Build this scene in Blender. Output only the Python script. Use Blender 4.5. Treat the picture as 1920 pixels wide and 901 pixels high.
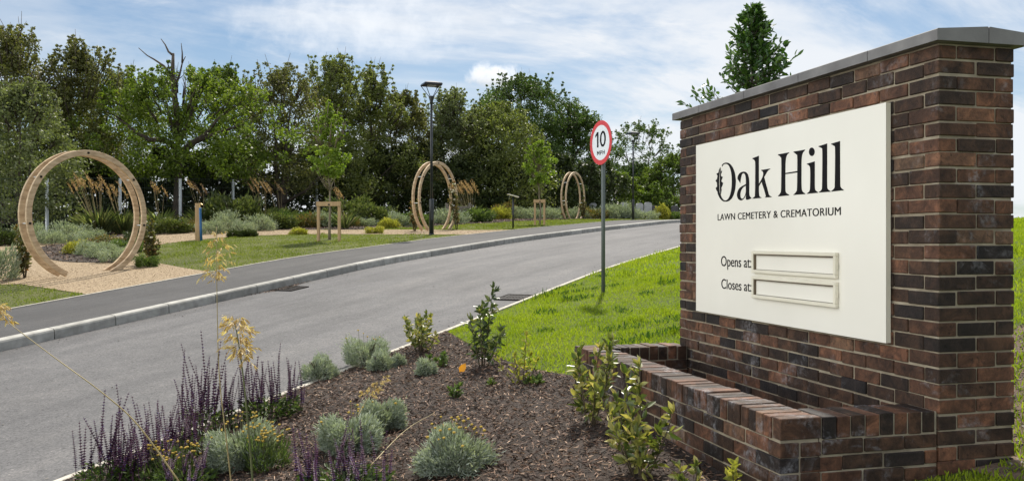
import bpy, bmesh, math
import numpy as np
from mathutils import Vector, Matrix

for _o in list(bpy.data.objects):
    bpy.data.objects.remove(_o)
SC = bpy.context.scene
COL = SC.collection
rad = math.radians

# ------------------------------------------------------------------ camera
EYE, F = 1.15, 1680.0
cam = bpy.data.cameras.new('camera')
cam.sensor_width = 36.0
cam.lens = 36.0 * F / 1920.0
cam.shift_y = -1.5 / 1920.0
cam.clip_start = 0.05
cam.clip_end = 3000
cam_o = bpy.data.objects.new('camera', cam)
COL.objects.link(cam_o)
cam_o.location = (0, 0, EYE)
cam_o.rotation_euler = (rad(90), 0, 0)
SC.camera = cam_o

# ------------------------------------------------------------------ sky, sun, exposure
SUN_EL, SUN_AZ = 54.0, 9.0            # azimuth clockwise from +Y (the way the camera looks)
world = bpy.data.worlds.new('World')
SC.world = world
world.use_nodes = True


def build_sky():
    nt = world.node_tree
    nt.nodes.clear()
    N = lambda t, **k: _node(nt, t, **k)
    L = nt.links.new
    out = N('ShaderNodeOutputWorld')
    bg = N('ShaderNodeBackground')
    bg.inputs['Strength'].default_value = 0.12
    L(bg.outputs[0], out.inputs[0])
    sky = N('ShaderNodeTexSky')
    sky.sky_type = 'NISHITA'
    sky.sun_disc = False
    sky.sun_elevation = rad(SUN_EL)
    sky.sun_rotation = rad(SUN_AZ)
    sky.altitude = 50
    sky.air_density = 1.0
    sky.dust_density = 0.6
    sky.ozone_density = 1.5
    tc = N('ShaderNodeTexCoord')
    sep = N('ShaderNodeSeparateXYZ')
    L(tc.outputs['Generated'], sep.inputs[0])

    def M(op, a, b=None, c=None):
        n = N('ShaderNodeMath', operation=op)
        for i, v in enumerate((a, b, c)):
            if v is None:
                continue
            if isinstance(v, (int, float)):
                n.inputs[i].default_value = v
            else:
                L(v, n.inputs[i])
        return n.outputs[0]

    def comb(x, y, z):
        n = N('ShaderNodeCombineXYZ')
        for i, v in enumerate((x, y, z)):
            if isinstance(v, (int, float)):
                n.inputs[i].default_value = v
            else:
                L(v, n.inputs[i])
        return n.outputs[0]

    def noise(vec, scale, detail, rough, dist=0.0):
        n = N('ShaderNodeTexNoise')
        L(vec, n.inputs['Vector'])
        n.inputs['Scale'].default_value = scale
        n.inputs['Detail'].default_value = detail
        n.inputs['Roughness'].default_value = rough
        n.inputs['Distortion'].default_value = dist
        return n.outputs['Fac']

    def ramp(v, a, b):
        n = N('ShaderNodeMapRange', interpolation_type='SMOOTHSTEP')
        L(v, n.inputs[0])
        n.inputs[1].default_value = a
        n.inputs[2].default_value = b
        return n.outputs[0]
    zc = M('MAXIMUM', sep.outputs[2], 0.0)
    den = M('ADD', zc, 0.22)
    px = M('DIVIDE', sep.outputs[0], den)
    py = M('DIVIDE', sep.outputs[1], den)
    # thin high veil, streaked, tilted across the sky
    st = comb(M('ADD', M('MULTIPLY', px, 0.62), M('MULTIPLY', py, 0.5)), M('ADD', M('MULTIPLY', py, 1.25), M('MULTIPLY', px, -0.65)), 3.7)
    veil = ramp(noise(st, 0.95, 9, 0.60, 0.5), 0.40, 0.60)
    wisp = ramp(noise(st, 2.6, 10, 0.66, 1.0), 0.50, 0.80)
    # broad brightening around the sun's side, low near the horizon
    haze = ramp(sep.outputs[2], 0.28, 0.0)
    side = ramp(sep.outputs[0], -0.62, 0.02)
    # a few puffs of cumulus
    yy = M('MAXIMUM', sep.outputs[1], 0.05)
    u = M('DIVIDE', sep.outputs[0], yy)
    v = M('DIVIDE', sep.outputs[2], yy)
    uv = comb(u, v, 0.0)
    nz = noise(uv, 34.0, 6, 0.6, 0.2)

    def puff(u0, v0, a, b, k=1.0):
        du = M('DIVIDE', M('SUBTRACT', u, u0), a)
        dv = M('DIVIDE', M('SUBTRACT', v, v0), b)
        dvn = M('MULTIPLY', M('MINIMUM', dv, 0.0), 1.6)
        dd = M('ADD', M('MULTIPLY', du, du), M('ADD', M('MULTIPLY', M('MAXIMUM', dv, 0.0), M('MAXIMUM', dv, 0.0)), M('MULTIPLY', dvn, dvn)))
        t = M('ADD', dd, M('MULTIPLY', M('SUBTRACT', nz, 0.5), 3.6))
        return M('MULTIPLY', ramp(t, 1.35, 0.1 if k > .9 else -.9), k)
    p = puff(-0.018, 0.181, 0.034, 0.017)
    for a in ((-0.17, 0.235, 0.13, 0.055, 0.62), (-0.12, 0.215, 0.07, 0.03, 0.5), (0.055, 0.258, 0.03, 0.006, 0.35), (-0.27, 0.252, 0.07, 0.010, 0.4), (0.006, 0.243, 0.02, 0.006, 0.4)):
        p = M('MAXIMUM', p, puff(*a))
    sh = ramp(v, 0.167, 0.186)      # the small cumulus has a grey underside of its own
    cov = M('ADD', M('MULTIPLY', veil, M('ADD', M('MULTIPLY', side, 0.40), 0.30)), M('MULTIPLY', wisp, 0.42))
    cov = M('ADD', cov, M('ADD', M('MULTIPLY', haze, 0.36), M('MULTIPLY', side, 0.14)))
    cov = M('MINIMUM', cov, 0.93)
    # clear-air blue of the photograph: the physical sky, a little whitened by thin cloud
    mix1 = N('ShaderNodeMix', data_type='RGBA')
    L(cov, mix1.inputs[0])
    gain = N('ShaderNodeMix', data_type='RGBA', blend_type='MULTIPLY')
    gain.inputs[0].default_value = 1.0
    L(sky.outputs[0], gain.inputs[6])
    gain.inputs[7].default_value = (SKY_GAIN * .80, SKY_GAIN * 1.0, SKY_GAIN * 1.12, 1)
    L(gain.outputs[2], mix1.inputs[6])
    mix1.inputs[7].default_value = CLOUD + (1,)
    cumc = N('ShaderNodeMix', data_type='RGBA')
    L(sh, cumc.inputs[0])
    cumc.inputs[6].default_value = tuple(c * 0.80 for c in CLOUD) + (1,)
    cumc.inputs[7].default_value = tuple(c * 1.12 for c in CLOUD) + (1,)
    mix2 = N('ShaderNodeMix', data_type='RGBA')
    L(p, mix2.inputs[0])
    L(mix1.outputs[2], mix2.inputs[6])
    L(cumc.outputs[2], mix2.inputs[7])
    # added fill: unseen sky on the left, brightened to light wall and panel
    fill_sel = ramp(M('ADD', M('MULTIPLY', sep.outputs[0], -0.97), M('MULTIPLY', sep.outputs[1], -0.25)), 0.30, 0.86)
    fill_gain = M('ADD', M('MULTIPLY', ramp(M('ADD', M('MULTIPLY', sep.outputs[0], -0.97), M('MULTIPLY', sep.outputs[1], -0.25)), 0.30, 0.86), FILL_SKY), 1.0)
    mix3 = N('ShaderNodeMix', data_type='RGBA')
    L(M('MULTIPLY', fill_sel, 0.8), mix3.inputs[0])
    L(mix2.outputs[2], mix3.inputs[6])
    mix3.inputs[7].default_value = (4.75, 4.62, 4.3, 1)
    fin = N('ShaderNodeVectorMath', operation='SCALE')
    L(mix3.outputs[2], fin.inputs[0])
    L(fill_gain, fin.inputs['Scale'])
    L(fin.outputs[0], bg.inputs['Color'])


def _node(nt, t, **k):
    n = nt.nodes.new(t)
    for a, v in k.items():
        setattr(n, a, v)
    return n


FILL_SKY = 2.1
SKY_GAIN = .45
CLOUD = (5.0, 5.15, 5.35)
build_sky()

sun = bpy.data.lights.new('sun', 'SUN')
sun.energy = 4.2
sun.angle = rad(2.0)
sun.color = (1.0, 0.93, 0.82)
sun_o = bpy.data.objects.new('sun', sun)
COL.objects.link(sun_o)
_d = Vector((math.sin(rad(SUN_AZ)) * math.cos(rad(SUN_EL)), math.cos(rad(SUN_AZ)) * math.cos(rad(SUN_EL)), math.sin(rad(SUN_EL))))
sun_o.rotation_euler = _d.to_track_quat('Z', 'Y').to_euler()
sun_o.location = (6, 10, 30)

SC.render.engine = 'CYCLES'
SC.view_settings.view_transform = 'Standard'
SC.view_settings.look = 'None'
SC.view_settings.gamma = 1.0
SC.view_settings.use_curve_mapping = False
SC.view_settings.exposure = 0.6
SC.cycles.max_bounces = 6
SC.cycles.transparent_max_bounces = 8

# ------------------------------------------------------------------ terrain
SX = np.array([-60, 0, 4, 8.39, 14.8, 19.6, 21.4, 27.7, 36.3, 40, 46.8, 60, 100, 140, 400, 1500.])
SZ = np.array([-6.5, -.85, -.44, 0, .65, .98, 1.1, 1.436, 1.84, 1.93, 2.05, 2.22, 2.6, 2.75, 2.8, 2.8])
CR, SR = .428, .904
ROAD0, ROAD1, KERB1, FOOT1 = 5.2, 9.85, 9.975, 12.1
_ss = np.linspace(-60, 400, 4601)
_ff = np.interp(_ss, SX, SZ)
_k = np.ones(25) / 25
_ff = np.convolve(np.pad(_ff, 12, mode='edge'), _k, 'valid')


def fprof(s):
    return np.interp(s, _ss, _ff)


def cprof(n):
    n = np.asarray(n, float)
    a = .07 * (ROAD0 - np.maximum(n, -1.5))
    b = .13 + .018 * np.clip(n - FOOT1, 0, 18)
    return np.where(n < ROAD0, a, np.where(n < ROAD1 + .004, 0.0, b))


def hz(s, n):
    s = np.asarray(s, float)
    n = np.asarray(n, float)
    t = np.clip((s - 12) / 26, 0, 1)
    k = np.where(n < ROAD0, 1 - t * t * (3 - 2 * t), 1.0)
    return fprof(s) + cprof(n) * k


def to_xy(s, n):
    return CR * s - SR * n, SR * s + CR * n


def to_sn(x, y):
    return CR * x + SR * y, -SR * x + CR * y


def H(x, y):
    s, n = to_sn(x, y)
    return hz(s, n)


def at(px, py):
    """ground point seen at a pixel of the photograph"""
    dx, dz = (px - 960) / F, -(py - 449) / F
    Y = np.arange(1.5, 200, .01)
    h = H(dx * Y, Y)
    i = np.argmax(EYE + dz * Y <= h)
    return Vector((dx * Y[i], Y[i], float(h[i])))


def gd(px, Z):
    """ground point under a pixel column at a distance"""
    x = (px - 960) / F * Z
    return Vector((x, Z, float(H(x, Z))))


def ray(px, py, Z):
    return Vector(((px - 960) / F * Z, Z, EYE - (py - 449) / F * Z))


# ------------------------------------------------------------------ helpers: tags and objects
def tag(o, label=None, cat=None, group=None, kind=None):
    if label: o['label'] = label
    if cat: o['category'] = cat
    if group: o['group'] = group
    if kind: o['kind'] = kind
    return o


def empty(name, loc, label, cat, group=None, rz=0.0):
    o = bpy.data.objects.new(name, None)
    o.empty_display_size = .1
    COL.objects.link(o)
    o.location = loc
    o.rotation_euler = (0, 0, rz)
    return tag(o, label, cat, group)


def link(name, me, m=None, parent=None, loc=None, smooth=False):
    if m is not None and not me.materials:
        me.materials.append(m)
    if smooth:
        me.polygons.foreach_set('use_smooth', np.ones(len(me.polygons), bool))
    o = bpy.data.objects.new(name, me)
    COL.objects.link(o)
    if parent is not None:
        o.parent = parent
    if loc is not None:
        o.location = loc
    return o


class MB:
    """collects shapes; build() links them as ONE mesh object"""

    def __init__(s):
        s.v, s.f = [], []

    def add(s, vs, fs):
        b = len(s.v)
        s.v += [tuple(v) for v in vs]
        s.f += [tuple(i + b for i in f) for f in fs]

    def obox(s, c, ax, hx, hy, hz, ch=0.0):
        """oriented box: centre, three unit axes, half sizes, chamfer"""
        c = np.array(c, float)
        A = [np.array(a, float) for a in ax]
        h = (hx, hy, hz)
        if ch <= 0:
            vs = [c + A[0] * hx * i + A[1] * hy * j + A[2] * hz * k for i in (-1, 1) for j in (-1, 1) for k in (-1, 1)]
            s.add(vs, [(0, 1, 3, 2), (4, 6, 7, 5), (0, 4, 5, 1), (2, 3, 7, 6), (0, 2, 6, 4), (1, 5, 7, 3)])
            return
        idx, vs = {}, []
        for i in (-1, 1):
            for j in (-1, 1):
                for k in (-1, 1):
                    sg = (i, j, k)
                    for a in range(3):
                        p = c.copy()
                        for b in range(3):
                            p = p + A[b] * sg[b] * (h[b] if a == b else h[b] - ch)
                        idx[(i, j, k, a)] = len(vs)
                        vs.append(p)
        fs = []
        for a in range(3):
            b, d = (a + 1) % 3, (a + 2) % 3
            for sg in (-1, 1):
                q = []
                for (p1, p2) in ((-1, -1), (1, -1), (1, 1), (-1, 1)):
                    t = [0, 0, 0]
                    t[a], t[b], t[d] = sg, p1, p2
                    q.append(idx[(t[0], t[1], t[2], a)])
                fs.append(tuple(q) if sg > 0 else tuple(q[::-1]))
        for a in range(3):
            b, d = (a + 1) % 3, (a + 2) % 3
            for p1 in (-1, 1):
                for p2 in (-1, 1):
                    t0, t1 = [0, 0, 0], [0, 0, 0]
                    t0[a], t0[b], t0[d] = -1, p1, p2
                    t1[a], t1[b], t1[d] = 1, p1, p2
                    q = (idx[(*t0, b)], idx[(*t1, b)], idx[(*t1, d)], idx[(*t0, d)])
                    fs.append(q if p1 * p2 < 0 else q[::-1])
        for i in (-1, 1):
            for j in (-1, 1):
                for k in (-1, 1):
                    q = (idx[(i, j, k, 0)], idx[(i, j, k, 1)], idx[(i, j, k, 2)])
                    fs.append(q if i * j * k > 0 else q[::-1])
        s.add(vs, fs)

    def box(s, x0, x1, y0, y1, z0, z1, ch=0.0):
        s.obox(((x0 + x1) / 2, (y0 + y1) / 2, (z0 + z1) / 2), ((1, 0, 0), (0, 1, 0), (0, 0, 1)), (x1 - x0) / 2, (y1 - y0) / 2, (z1 - z0) / 2, ch)

    def bar(s, a, b, w, h, up=(0, 0, 1), ch=0.0):
        a, b = Vector(a), Vector(b)
        d = (b - a)
        L = d.length
        d = d / L
        u = Vector(up)
        r = d.cross(u)
        if r.length < 1e-4:
            r = d.cross(Vector((1, 0, 0)))
        r.normalize()
        u = r.cross(d)
        s.obox((a + b) / 2, (d, r, u), L / 2, w / 2, h / 2, ch)

    def tube(s, pts, rs, k=8, caps=True):
        P = [Vector(p) for p in pts]
        n = len(P)
        if not hasattr(rs, '__len__'):
            rs = [rs] * n
        vs, fs = [], []
        ref = None
        for i in range(n):
            t = (P[min(i + 1, n - 1)] - P[max(i - 1, 0)])
            t = t.normalized() if t.length > 1e-9 else Vector((0, 0, 1))
            if ref is None:
                ref = t.orthogonal().normalized()
            ref = (ref - t * ref.dot(t))
            ref = ref.normalized() if ref.length > 1e-6 else t.orthogonal().normalized()
            b = t.cross(ref)
            for j in range(k):
                a = 2 * math.pi * j / k
                vs.append(P[i] + (ref * math.cos(a) + b * math.sin(a)) * rs[i])
        for i in range(n - 1):
            for j in range(k):
                fs.append((i * k + j, i * k + (j + 1) % k, (i + 1) * k + (j + 1) % k, (i + 1) * k + j))
        if caps:
            fs.append(tuple(range(k))[::-1])
            fs.append(tuple((n - 1) * k + j for j in range(k)))
        s.add(vs, fs)

    def lathe(s, prof, k=16, c=(0, 0, 0), ph=0.0):
        vs, fs = [], []
        for (r, z) in prof:
            for j in range(k):
                a = 2 * math.pi * j / k + ph
                vs.append((c[0] + r * math.cos(a), c[1] + r * math.sin(a), c[2] + z))
        n = len(prof)
        for i in range(n - 1):
            for j in range(k):
                fs.append((i * k + j, i * k + (j + 1) % k, (i + 1) * k + (j + 1) % k, (i + 1) * k + j))
        fs.append(tuple(range(k))[::-1])
        fs.append(tuple((n - 1) * k + j for j in range(k)))
        s.add(vs, fs)

    def ball(s, c, r, k=7, sq=1.0):
        prof = [(max(r * math.sin(math.pi * i / 5), r * .05), -r * sq * math.cos(math.pi * i / 5)) for i in range(6)]
        s.lathe(prof, k, c)

    def mesh(s, name):
        me = bpy.data.meshes.new(name)
        me.from_pydata(s.v, [], s.f)
        me.update()
        return me

    def build(s, name, m, parent=None, smooth=False, loc=None):
        return link(name, s.mesh(name), m, parent, loc, smooth)


def np_mesh(name, V, Fq):
    """fast mesh from an (N,3) vertex and an (M,4) face array"""
    me = bpy.data.meshes.new(name)
    V = np.ascontiguousarray(V, np.float32)
    Fq = np.ascontiguousarray(Fq, np.int32)
    me.vertices.add(len(V))
    me.vertices.foreach_set('co', V.ravel())
    m, k = Fq.shape
    me.loops.add(m * k)
    me.loops.foreach_set('vertex_index', Fq.ravel())
    me.polygons.add(m)
    me.polygons.foreach_set('loop_start', np.arange(0, m * k, k, dtype=np.int32))
    me.polygons.foreach_set('loop_total', np.full(m, k, np.int32))
    me.update(calc_edges=True)
    return me


def unit(a):
    return a / np.maximum(np.linalg.norm(a, axis=1, keepdims=True), 1e-9)


def leaf_arrays(P, D, Nn, L, W, fold=0.25, droop=0.0):
    """leaves: base points P, axes D, normals Nn, lengths, widths: each leaf two quads folded along the midrib"""
    n = len(P)
    D = unit(D)
    R = unit(np.cross(D, Nn))
    U = unit(np.cross(R, D))
    L = np.broadcast_to(np.asarray(L, float).reshape(-1, 1), (n, 1))
    W = np.broadcast_to(np.asarray(W, float).reshape(-1, 1), (n, 1))
    V = np.empty((n, 6, 3))
    V[:, 0] = P
    V[:, 3] = P + D * L - U * L * droop
    for i, (a, w) in ((1, (.32, .5)), (2, (.68, .42))):
        m = P + D * L * a - U * L * droop * a * a + U * W * fold
        V[:, i] = m + R * W * w
        V[:, 6 - i] = m - R * W * w
    base = (np.arange(n) * 6)[:, None]
    Fq = np.concatenate([base + np.array([[0, 1, 2, 3]]), base + np.array([[0, 3, 4, 5]])], 1).reshape(-1, 4)
    return V.reshape(-1, 3), Fq


def quad_arrays(P, D, Nn, L, W):
    """plain diamond leaves, one quad each"""
    n = len(P)
    D = unit(D)
    R = unit(np.cross(D, Nn))
    L = np.asarray(L).reshape(-1, 1)
    W = np.asarray(W).reshape(-1, 1)
    V = np.empty((n, 4, 3))
    V[:, 0] = P - D * L * .5
    V[:, 1] = P + R * W * .5
    V[:, 2] = P + D * L * .5
    V[:, 3] = P - R * W * .5
    return V.reshape(-1, 3), (np.arange(n) * 4)[:, None] + np.array([[0, 1, 2, 3]])


def inpoly(s, n, poly):
    poly = np.array(poly)
    r = np.zeros(len(s), bool)
    j = len(poly) - 1
    for i in range(len(poly)):
        a, b = poly[i], poly[j]
        c = ((a[1] > n) != (b[1] > n)) & (s < (b[0] - a[0]) * (n - a[1]) / (b[1] - a[1] + 1e-12) + a[0])
        r ^= c
        j = i
    return r


# ------------------------------------------------------------------ materials
def new_mat(name):
    m = bpy.data.materials.new(name)
    m.use_nodes = True
    nt = m.node_tree
    b = nt.nodes['Principled BSDF']
    return m, nt, b, nt.links.new


def rampnode(nt, stops):
    r = nt.nodes.new('ShaderNodeValToRGB')
    e = r.color_ramp.elements
    while len(e) > 1:
        e.remove(e[-1])
    e[0].position = stops[0][0]
    e[0].color = (*stops[0][1], 1)
    for p, c in stops[1:]:
        x = e.new(p)
        x.color = (*c, 1)
    return r


def tex(nt, kind, scale, coord='Object', detail=4, rough=.55, dist=0.0, stretch=None):
    tc = nt.nodes.new('ShaderNodeTexCoord')
    n = nt.nodes.new('ShaderNodeTexNoise' if kind == 'noise' else 'ShaderNodeTexVoronoi')
    n.inputs['Scale'].default_value = scale
    v = tc.outputs[coord]
    if stretch:
        mp = nt.nodes.new('ShaderNodeMapping')
        mp.inputs['Scale'].default_value = stretch
        nt.links.new(v, mp.inputs[0])
        v = mp.outputs[0]
    nt.links.new(v, n.inputs['Vector'])
    if kind == 'noise':
        n.inputs['Detail'].default_value = detail
        n.inputs['Roughness'].default_value = rough
        n.inputs['Distortion'].default_value = dist
        return n.outputs['Fac']
    return n.outputs['Distance']


def mixc(nt, fac, a, b, mode='MIX'):
    n = nt.nodes.new('ShaderNodeMix')
    n.data_type = 'RGBA'
    n.blend_type = mode
    for i, v in ((0, fac), (6, a), (7, b)):
        if isinstance(v, (int, float)):
            n.inputs[i].default_value = v
        elif isinstance(v, tuple):
            n.inputs[i].default_value = (*v, 1)
        else:
            nt.links.new(v, n.inputs[i])
    return n.outputs[2]


def island(nt):
    return nt.nodes.new('ShaderNodeNewGeometry').outputs['Random Per Island']


def bump(nt, b, h, strength, dist):
    n = nt.nodes.new('ShaderNodeBump')
    n.inputs['Strength'].default_value = strength
    n.inputs['Distance'].default_value = dist
    nt.links.new(h, n.inputs['Height'])
    nt.links.new(n.outputs[0], b.inputs['Normal'])


def simple(name, stops, rough=.6, scale=6, detail=5, bumps=None, metal=0.0, spec=.5, stretch=None, per_island=0.0):
    m, nt, b, L = new_mat(name)
    r = rampnode(nt, stops)
    L(tex(nt, 'noise', scale, detail=detail, stretch=stretch), r.inputs[0])
    c = r.outputs[0]
    if per_island:
        g = rampnode(nt, [(0, (1 - per_island,) * 3), (1, (1 + per_island,) * 3)])
        L(island(nt), g.inputs[0])
        c = mixc(nt, 1.0, c, g.outputs[0], 'MULTIPLY')
    L(c, b.inputs['Base Color'])
    b.inputs['Roughness'].default_value = rough
    b.inputs['Metallic'].default_value = metal
    b.inputs['Specular IOR Level'].default_value = spec
    if bumps:
        bump(nt, b, tex(nt, 'noise', bumps[0], detail=6, stretch=stretch), bumps[1], bumps[2])
    return m


def leafmat(name, stops, transl=.4, rough=.5, spec=.35, clump=None, tint=1.0):
    """colour per leaf, light through the blade"""
    m, nt, b, L = new_mat(name)
    r = rampnode(nt, stops)
    if clump:
        a = nt.nodes.new('ShaderNodeMath')
        a.operation = 'MULTIPLY_ADD'
        L(tex(nt, 'noise', clump, detail=2), a.inputs[0])
        a.inputs[1].default_value = 1.5
        a.inputs[2].default_value = -.25
        g = nt.nodes.new('ShaderNodeMath')
        g.operation = 'MULTIPLY_ADD'
        L(island(nt), g.inputs[0])
        g.inputs[1].default_value = .5
        h = nt.nodes.new('ShaderNodeMath')
        h.operation = 'MULTIPLY'
        L(a.outputs[0], h.inputs[0])
        h.inputs[1].default_value = .5
        L(h.outputs[0], g.inputs[2])
        L(g.outputs[0], r.inputs[0])
    else:
        L(island(nt), r.inputs[0])
    L(r.outputs[0], b.inputs['Base Color'])
    b.inputs['Roughness'].default_value = rough
    b.inputs['Specular IOR Level'].default_value = spec
    t = nt.nodes.new('ShaderNodeBsdfTranslucent')
    L(mixc(nt, 1.0, r.outputs[0], (1.25 * tint, 1.35 * tint, .6 * tint), 'MULTIPLY'), t.inputs[0])
    x = nt.nodes.new('ShaderNodeMixShader')
    x.inputs[0].default_value = transl
    L(b.outputs[0], x.inputs[1])
    L(t.outputs[0], x.inputs[2])
    L(x.outputs[0], nt.nodes['Material Output'].inputs[0])
    return m


def asphalt(name, c0, c1, patch, fine=95.0):
    m, nt, b, L = new_mat(name)
    r = rampnode(nt, [(.25, c0), (.5, tuple((a + d) / 2 for a, d in zip(c0, c1))), (.78, c1)])
    L(tex(nt, 'noise', fine, detail=3, rough=.75), r.inputs[0])
    p = rampnode(nt, [(.3, (1 - patch,) * 3), (.7, (1 + patch,) * 3)])
    L(tex(nt, 'noise', .55, detail=6, rough=.6, dist=.4), p.inputs[0])
    w = rampnode(nt, [(.35, (.9, .9, .9)), (.65, (1.08, 1.07, 1.06))])
    L(tex(nt, 'noise', 5.0, detail=5, rough=.65), w.inputs[0])
    c = mixc(nt, 1.0, mixc(nt, 1.0, r.outputs[0], p.outputs[0], 'MULTIPLY'), w.outputs[0], 'MULTIPLY')
    # long streaks and worn bands that follow the lane, pale grit, dark blots
    tc = nt.nodes.new('ShaderNodeTexCoord')
    mp = nt.nodes.new('ShaderNodeMapping')
    mp.inputs['Rotation'].default_value = (0, 0, -math.atan2(SR, CR))
    mp2 = nt.nodes.new('ShaderNodeMapping')
    mp2.inputs['Scale'].default_value = (.10, 1.3, 1)
    L(tc.outputs['Object'], mp.inputs[0])
    L(mp.outputs[0], mp2.inputs[0])
    ns = nt.nodes.new('ShaderNodeTexNoise')
    ns.inputs['Scale'].default_value = 1.4
    ns.inputs['Detail'].default_value = 7
    ns.inputs['Roughness'].default_value = .62
    L(mp2.outputs[0], ns.inputs['Vector'])
    sr = rampnode(nt, [(.32, (.74, .74, .75)), (.5, (1, 1, 1)), (.68, (1.22, 1.2, 1.17))])
    L(ns.outputs['Fac'], sr.inputs[0])
    c = mixc(nt, 1.0, c, sr.outputs[0], 'MULTIPLY')
    gr = rampnode(nt, [(.30, (.55, .55, .56)), (.42, (1, 1, 1)), (.66, (1, 1, 1)), (.74, (2.0, 1.95, 1.85))])
    L(tex(nt, 'noise', 27, detail=2, rough=.8), gr.inputs[0])
    c = mixc(nt, 1.0, c, gr.outputs[0], 'MULTIPLY')
    L(c, b.inputs['Base Color'])
    b.inputs['Roughness'].default_value = .82
    b.inputs['Specular IOR Level'].default_value = .4
    bump(nt, b, tex(nt, 'noise', fine * .8, detail=4, rough=.8), .6, .006)
    return m


def brick_material(name='multi_stock_brick', e0=.56, e1=.72, ek=.6):
    m, nt, b, L = new_mat(name)
    r = rampnode(nt, [(0, (.016, .013, .014)), (.08, (.024, .016, .013)), (.28, (.042, .024, .016)), (.5, (.064, .034, .021)), (.76, (.098, .047, .028)), (.93, (.15, .071, .042)), (1, (.15, .094, .060))])
    L(island(nt), r.inputs[0])
    mot = rampnode(nt, [(.30, (.20, .19, .20)), (.50, (.88, .87, .85)), (.72, (2.2, 2.05, 1.85))])
    L(tex(nt, 'noise', 10, detail=9, rough=.74, dist=.6), mot.inputs[0])
    c = mixc(nt, 1.0, r.outputs[0], mot.outputs[0], 'MULTIPLY')
    wx = rampnode(nt, [(.3, (.58, .56, .56)), (.55, (1, 1, 1)), (.75, (1.3, 1.22, 1.12))])
    L(tex(nt, 'noise', 3.1, detail=5, rough=.6), wx.inputs[0])
    c = mixc(nt, 1.0, c, wx.outputs[0], 'MULTIPLY')
    sp = rampnode(nt, [(.30, (.25, .24, .24)), (.42, (1, 1, 1))])
    L(tex(nt, 'noise', 34, detail=5, rough=.7), sp.inputs[0])
    c = mixc(nt, 1.0, c, sp.outputs[0], 'MULTIPLY')
    # pale salt bloom in its own blotches
    e1 = rampnode(nt, [(e0, (0, 0, 0)), (e1, (1, 1, 1))])
    L(tex(nt, 'noise', 4.2, detail=5, rough=.6, dist=.8), e1.inputs[0])
    e2 = rampnode(nt, [(.42, (0, 0, 0)), (.68, (1, 1, 1))])
    L(tex(nt, 'noise', 38, detail=5, rough=.7), e2.inputs[0])
    e = mixc(nt, 1.0, e1.outputs[0], e2.outputs[0], 'MULTIPLY')
    k = nt.nodes.new('ShaderNodeMath')
    k.operation = 'MULTIPLY'
    L(e, k.inputs[0])
    k.inputs[1].default_value = ek
    c = mixc(nt, k.outputs[0], c, (.36, .36, .385))
    L(c, b.inputs['Base Color'])
    b.inputs['Roughness'].default_value = .66
    b.inputs['Specular IOR Level'].default_value = .3
    bump(nt, b, tex(nt, 'noise', 55, detail=7, rough=.72), .75, .006)
    return m


MT = {}
MT['brick'] = brick_material()
MT['salted_brick'] = brick_material('salt_stained_brick', .51, .67, .75)
MT['mortar'] = simple('lime_mortar', [(.25, (.17, .14, .10)), (.6, (.32, .275, .20)), (.8, (.44, .41, .34))], .9, 9, 7, (120, .5, .003))
MT['coping'] = simple('cast_stone', [(.3, (.13, .125, .125)), (.55, (.18, .175, .175)), (.75, (.24, .235, .23))], .7, 5, 7, (140, .3, .002))
MT['panel'] = simple('cream_powder_coat', [(.3, (.80, .775, .69)), (.7, (.86, .835, .75))], .24, 1.2, 3)
MT['panel_edge'] = simple('cream_frame', [(.3, (.70, .66, .53)), (.7, (.80, .76, .63))], .35, 3, 3)
MT['ink'] = simple('black_vinyl', [(0, (.008, .007, .008)), (1, (.009, .008, .009))], .7, spec=.12)
MT['road'] = asphalt('worn_asphalt', (.040, .040, .043), (.155, .153, .155), .16, 48)
MT['path'] = asphalt('dark_path_asphalt', (.022, .022, .024), (.07, .069, .070), .22, 130)
MT['kerb'] = simple('precast_concrete', [(.25, (.21, .205, .185)), (.55, (.33, .325, .30)), (.8, (.43, .42, .39))], .85, 7, 8, (160, .4, .003), per_island=.22, stretch=(1, 1, 1))
MT['edging'] = simple('edging_concrete', [(.25, (.28, .26, .22)), (.55, (.45, .42, .36)), (.8, (.56, .53, .46))], .85, 9, 8, (120, .5, .004))
MT['gravel'] = simple('buff_gravel', [(.25, (.11, .076, .042)), (.45, (.24, .175, .104)), (.62, (.33, .25, .155)), (.8, (.45, .36, .24))], .9, 24, 9, (60, .8, .012))
MT['soil'] = simple('dark_soil', [(.3, (.016, .011, .008)), (.6, (.045, .03, .022)), (.8, (.08, .055, .04))], .95, 14, 8, (35, 1, .03))
MT['brown_soil'] = simple('bare_brown_soil', [(.3, (.07, .045, .03)), (.6, (.14, .095, .065)), (.8, (.22, .16, .11))], .95, 9, 8, (35, 1, .03))


def ground_grass(name, a, b_, c_):
    m, nt, b, L = new_mat(name)
    r = rampnode(nt, [(.25, a), (.5, b_), (.75, c_)])
    L(tex(nt, 'noise', 22, detail=8, rough=.75), r.inputs[0])
    p = rampnode(nt, [(.3, (.72, .78, .7)), (.7, (1.22, 1.15, 1.1))])
    L(tex(nt, 'noise', .7, detail=6, rough=.65), p.inputs[0])
    L(mixc(nt, 1.0, r.outputs[0], p.outputs[0], 'MULTIPLY'), b.inputs['Base Color'])
    b.inputs['Roughness'].default_value = .85
    b.inputs['Specular IOR Level'].default_value = .2
    bump(nt, b, tex(nt, 'noise', 30, detail=8, rough=.8), 1.0, .04)
    return m


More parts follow.
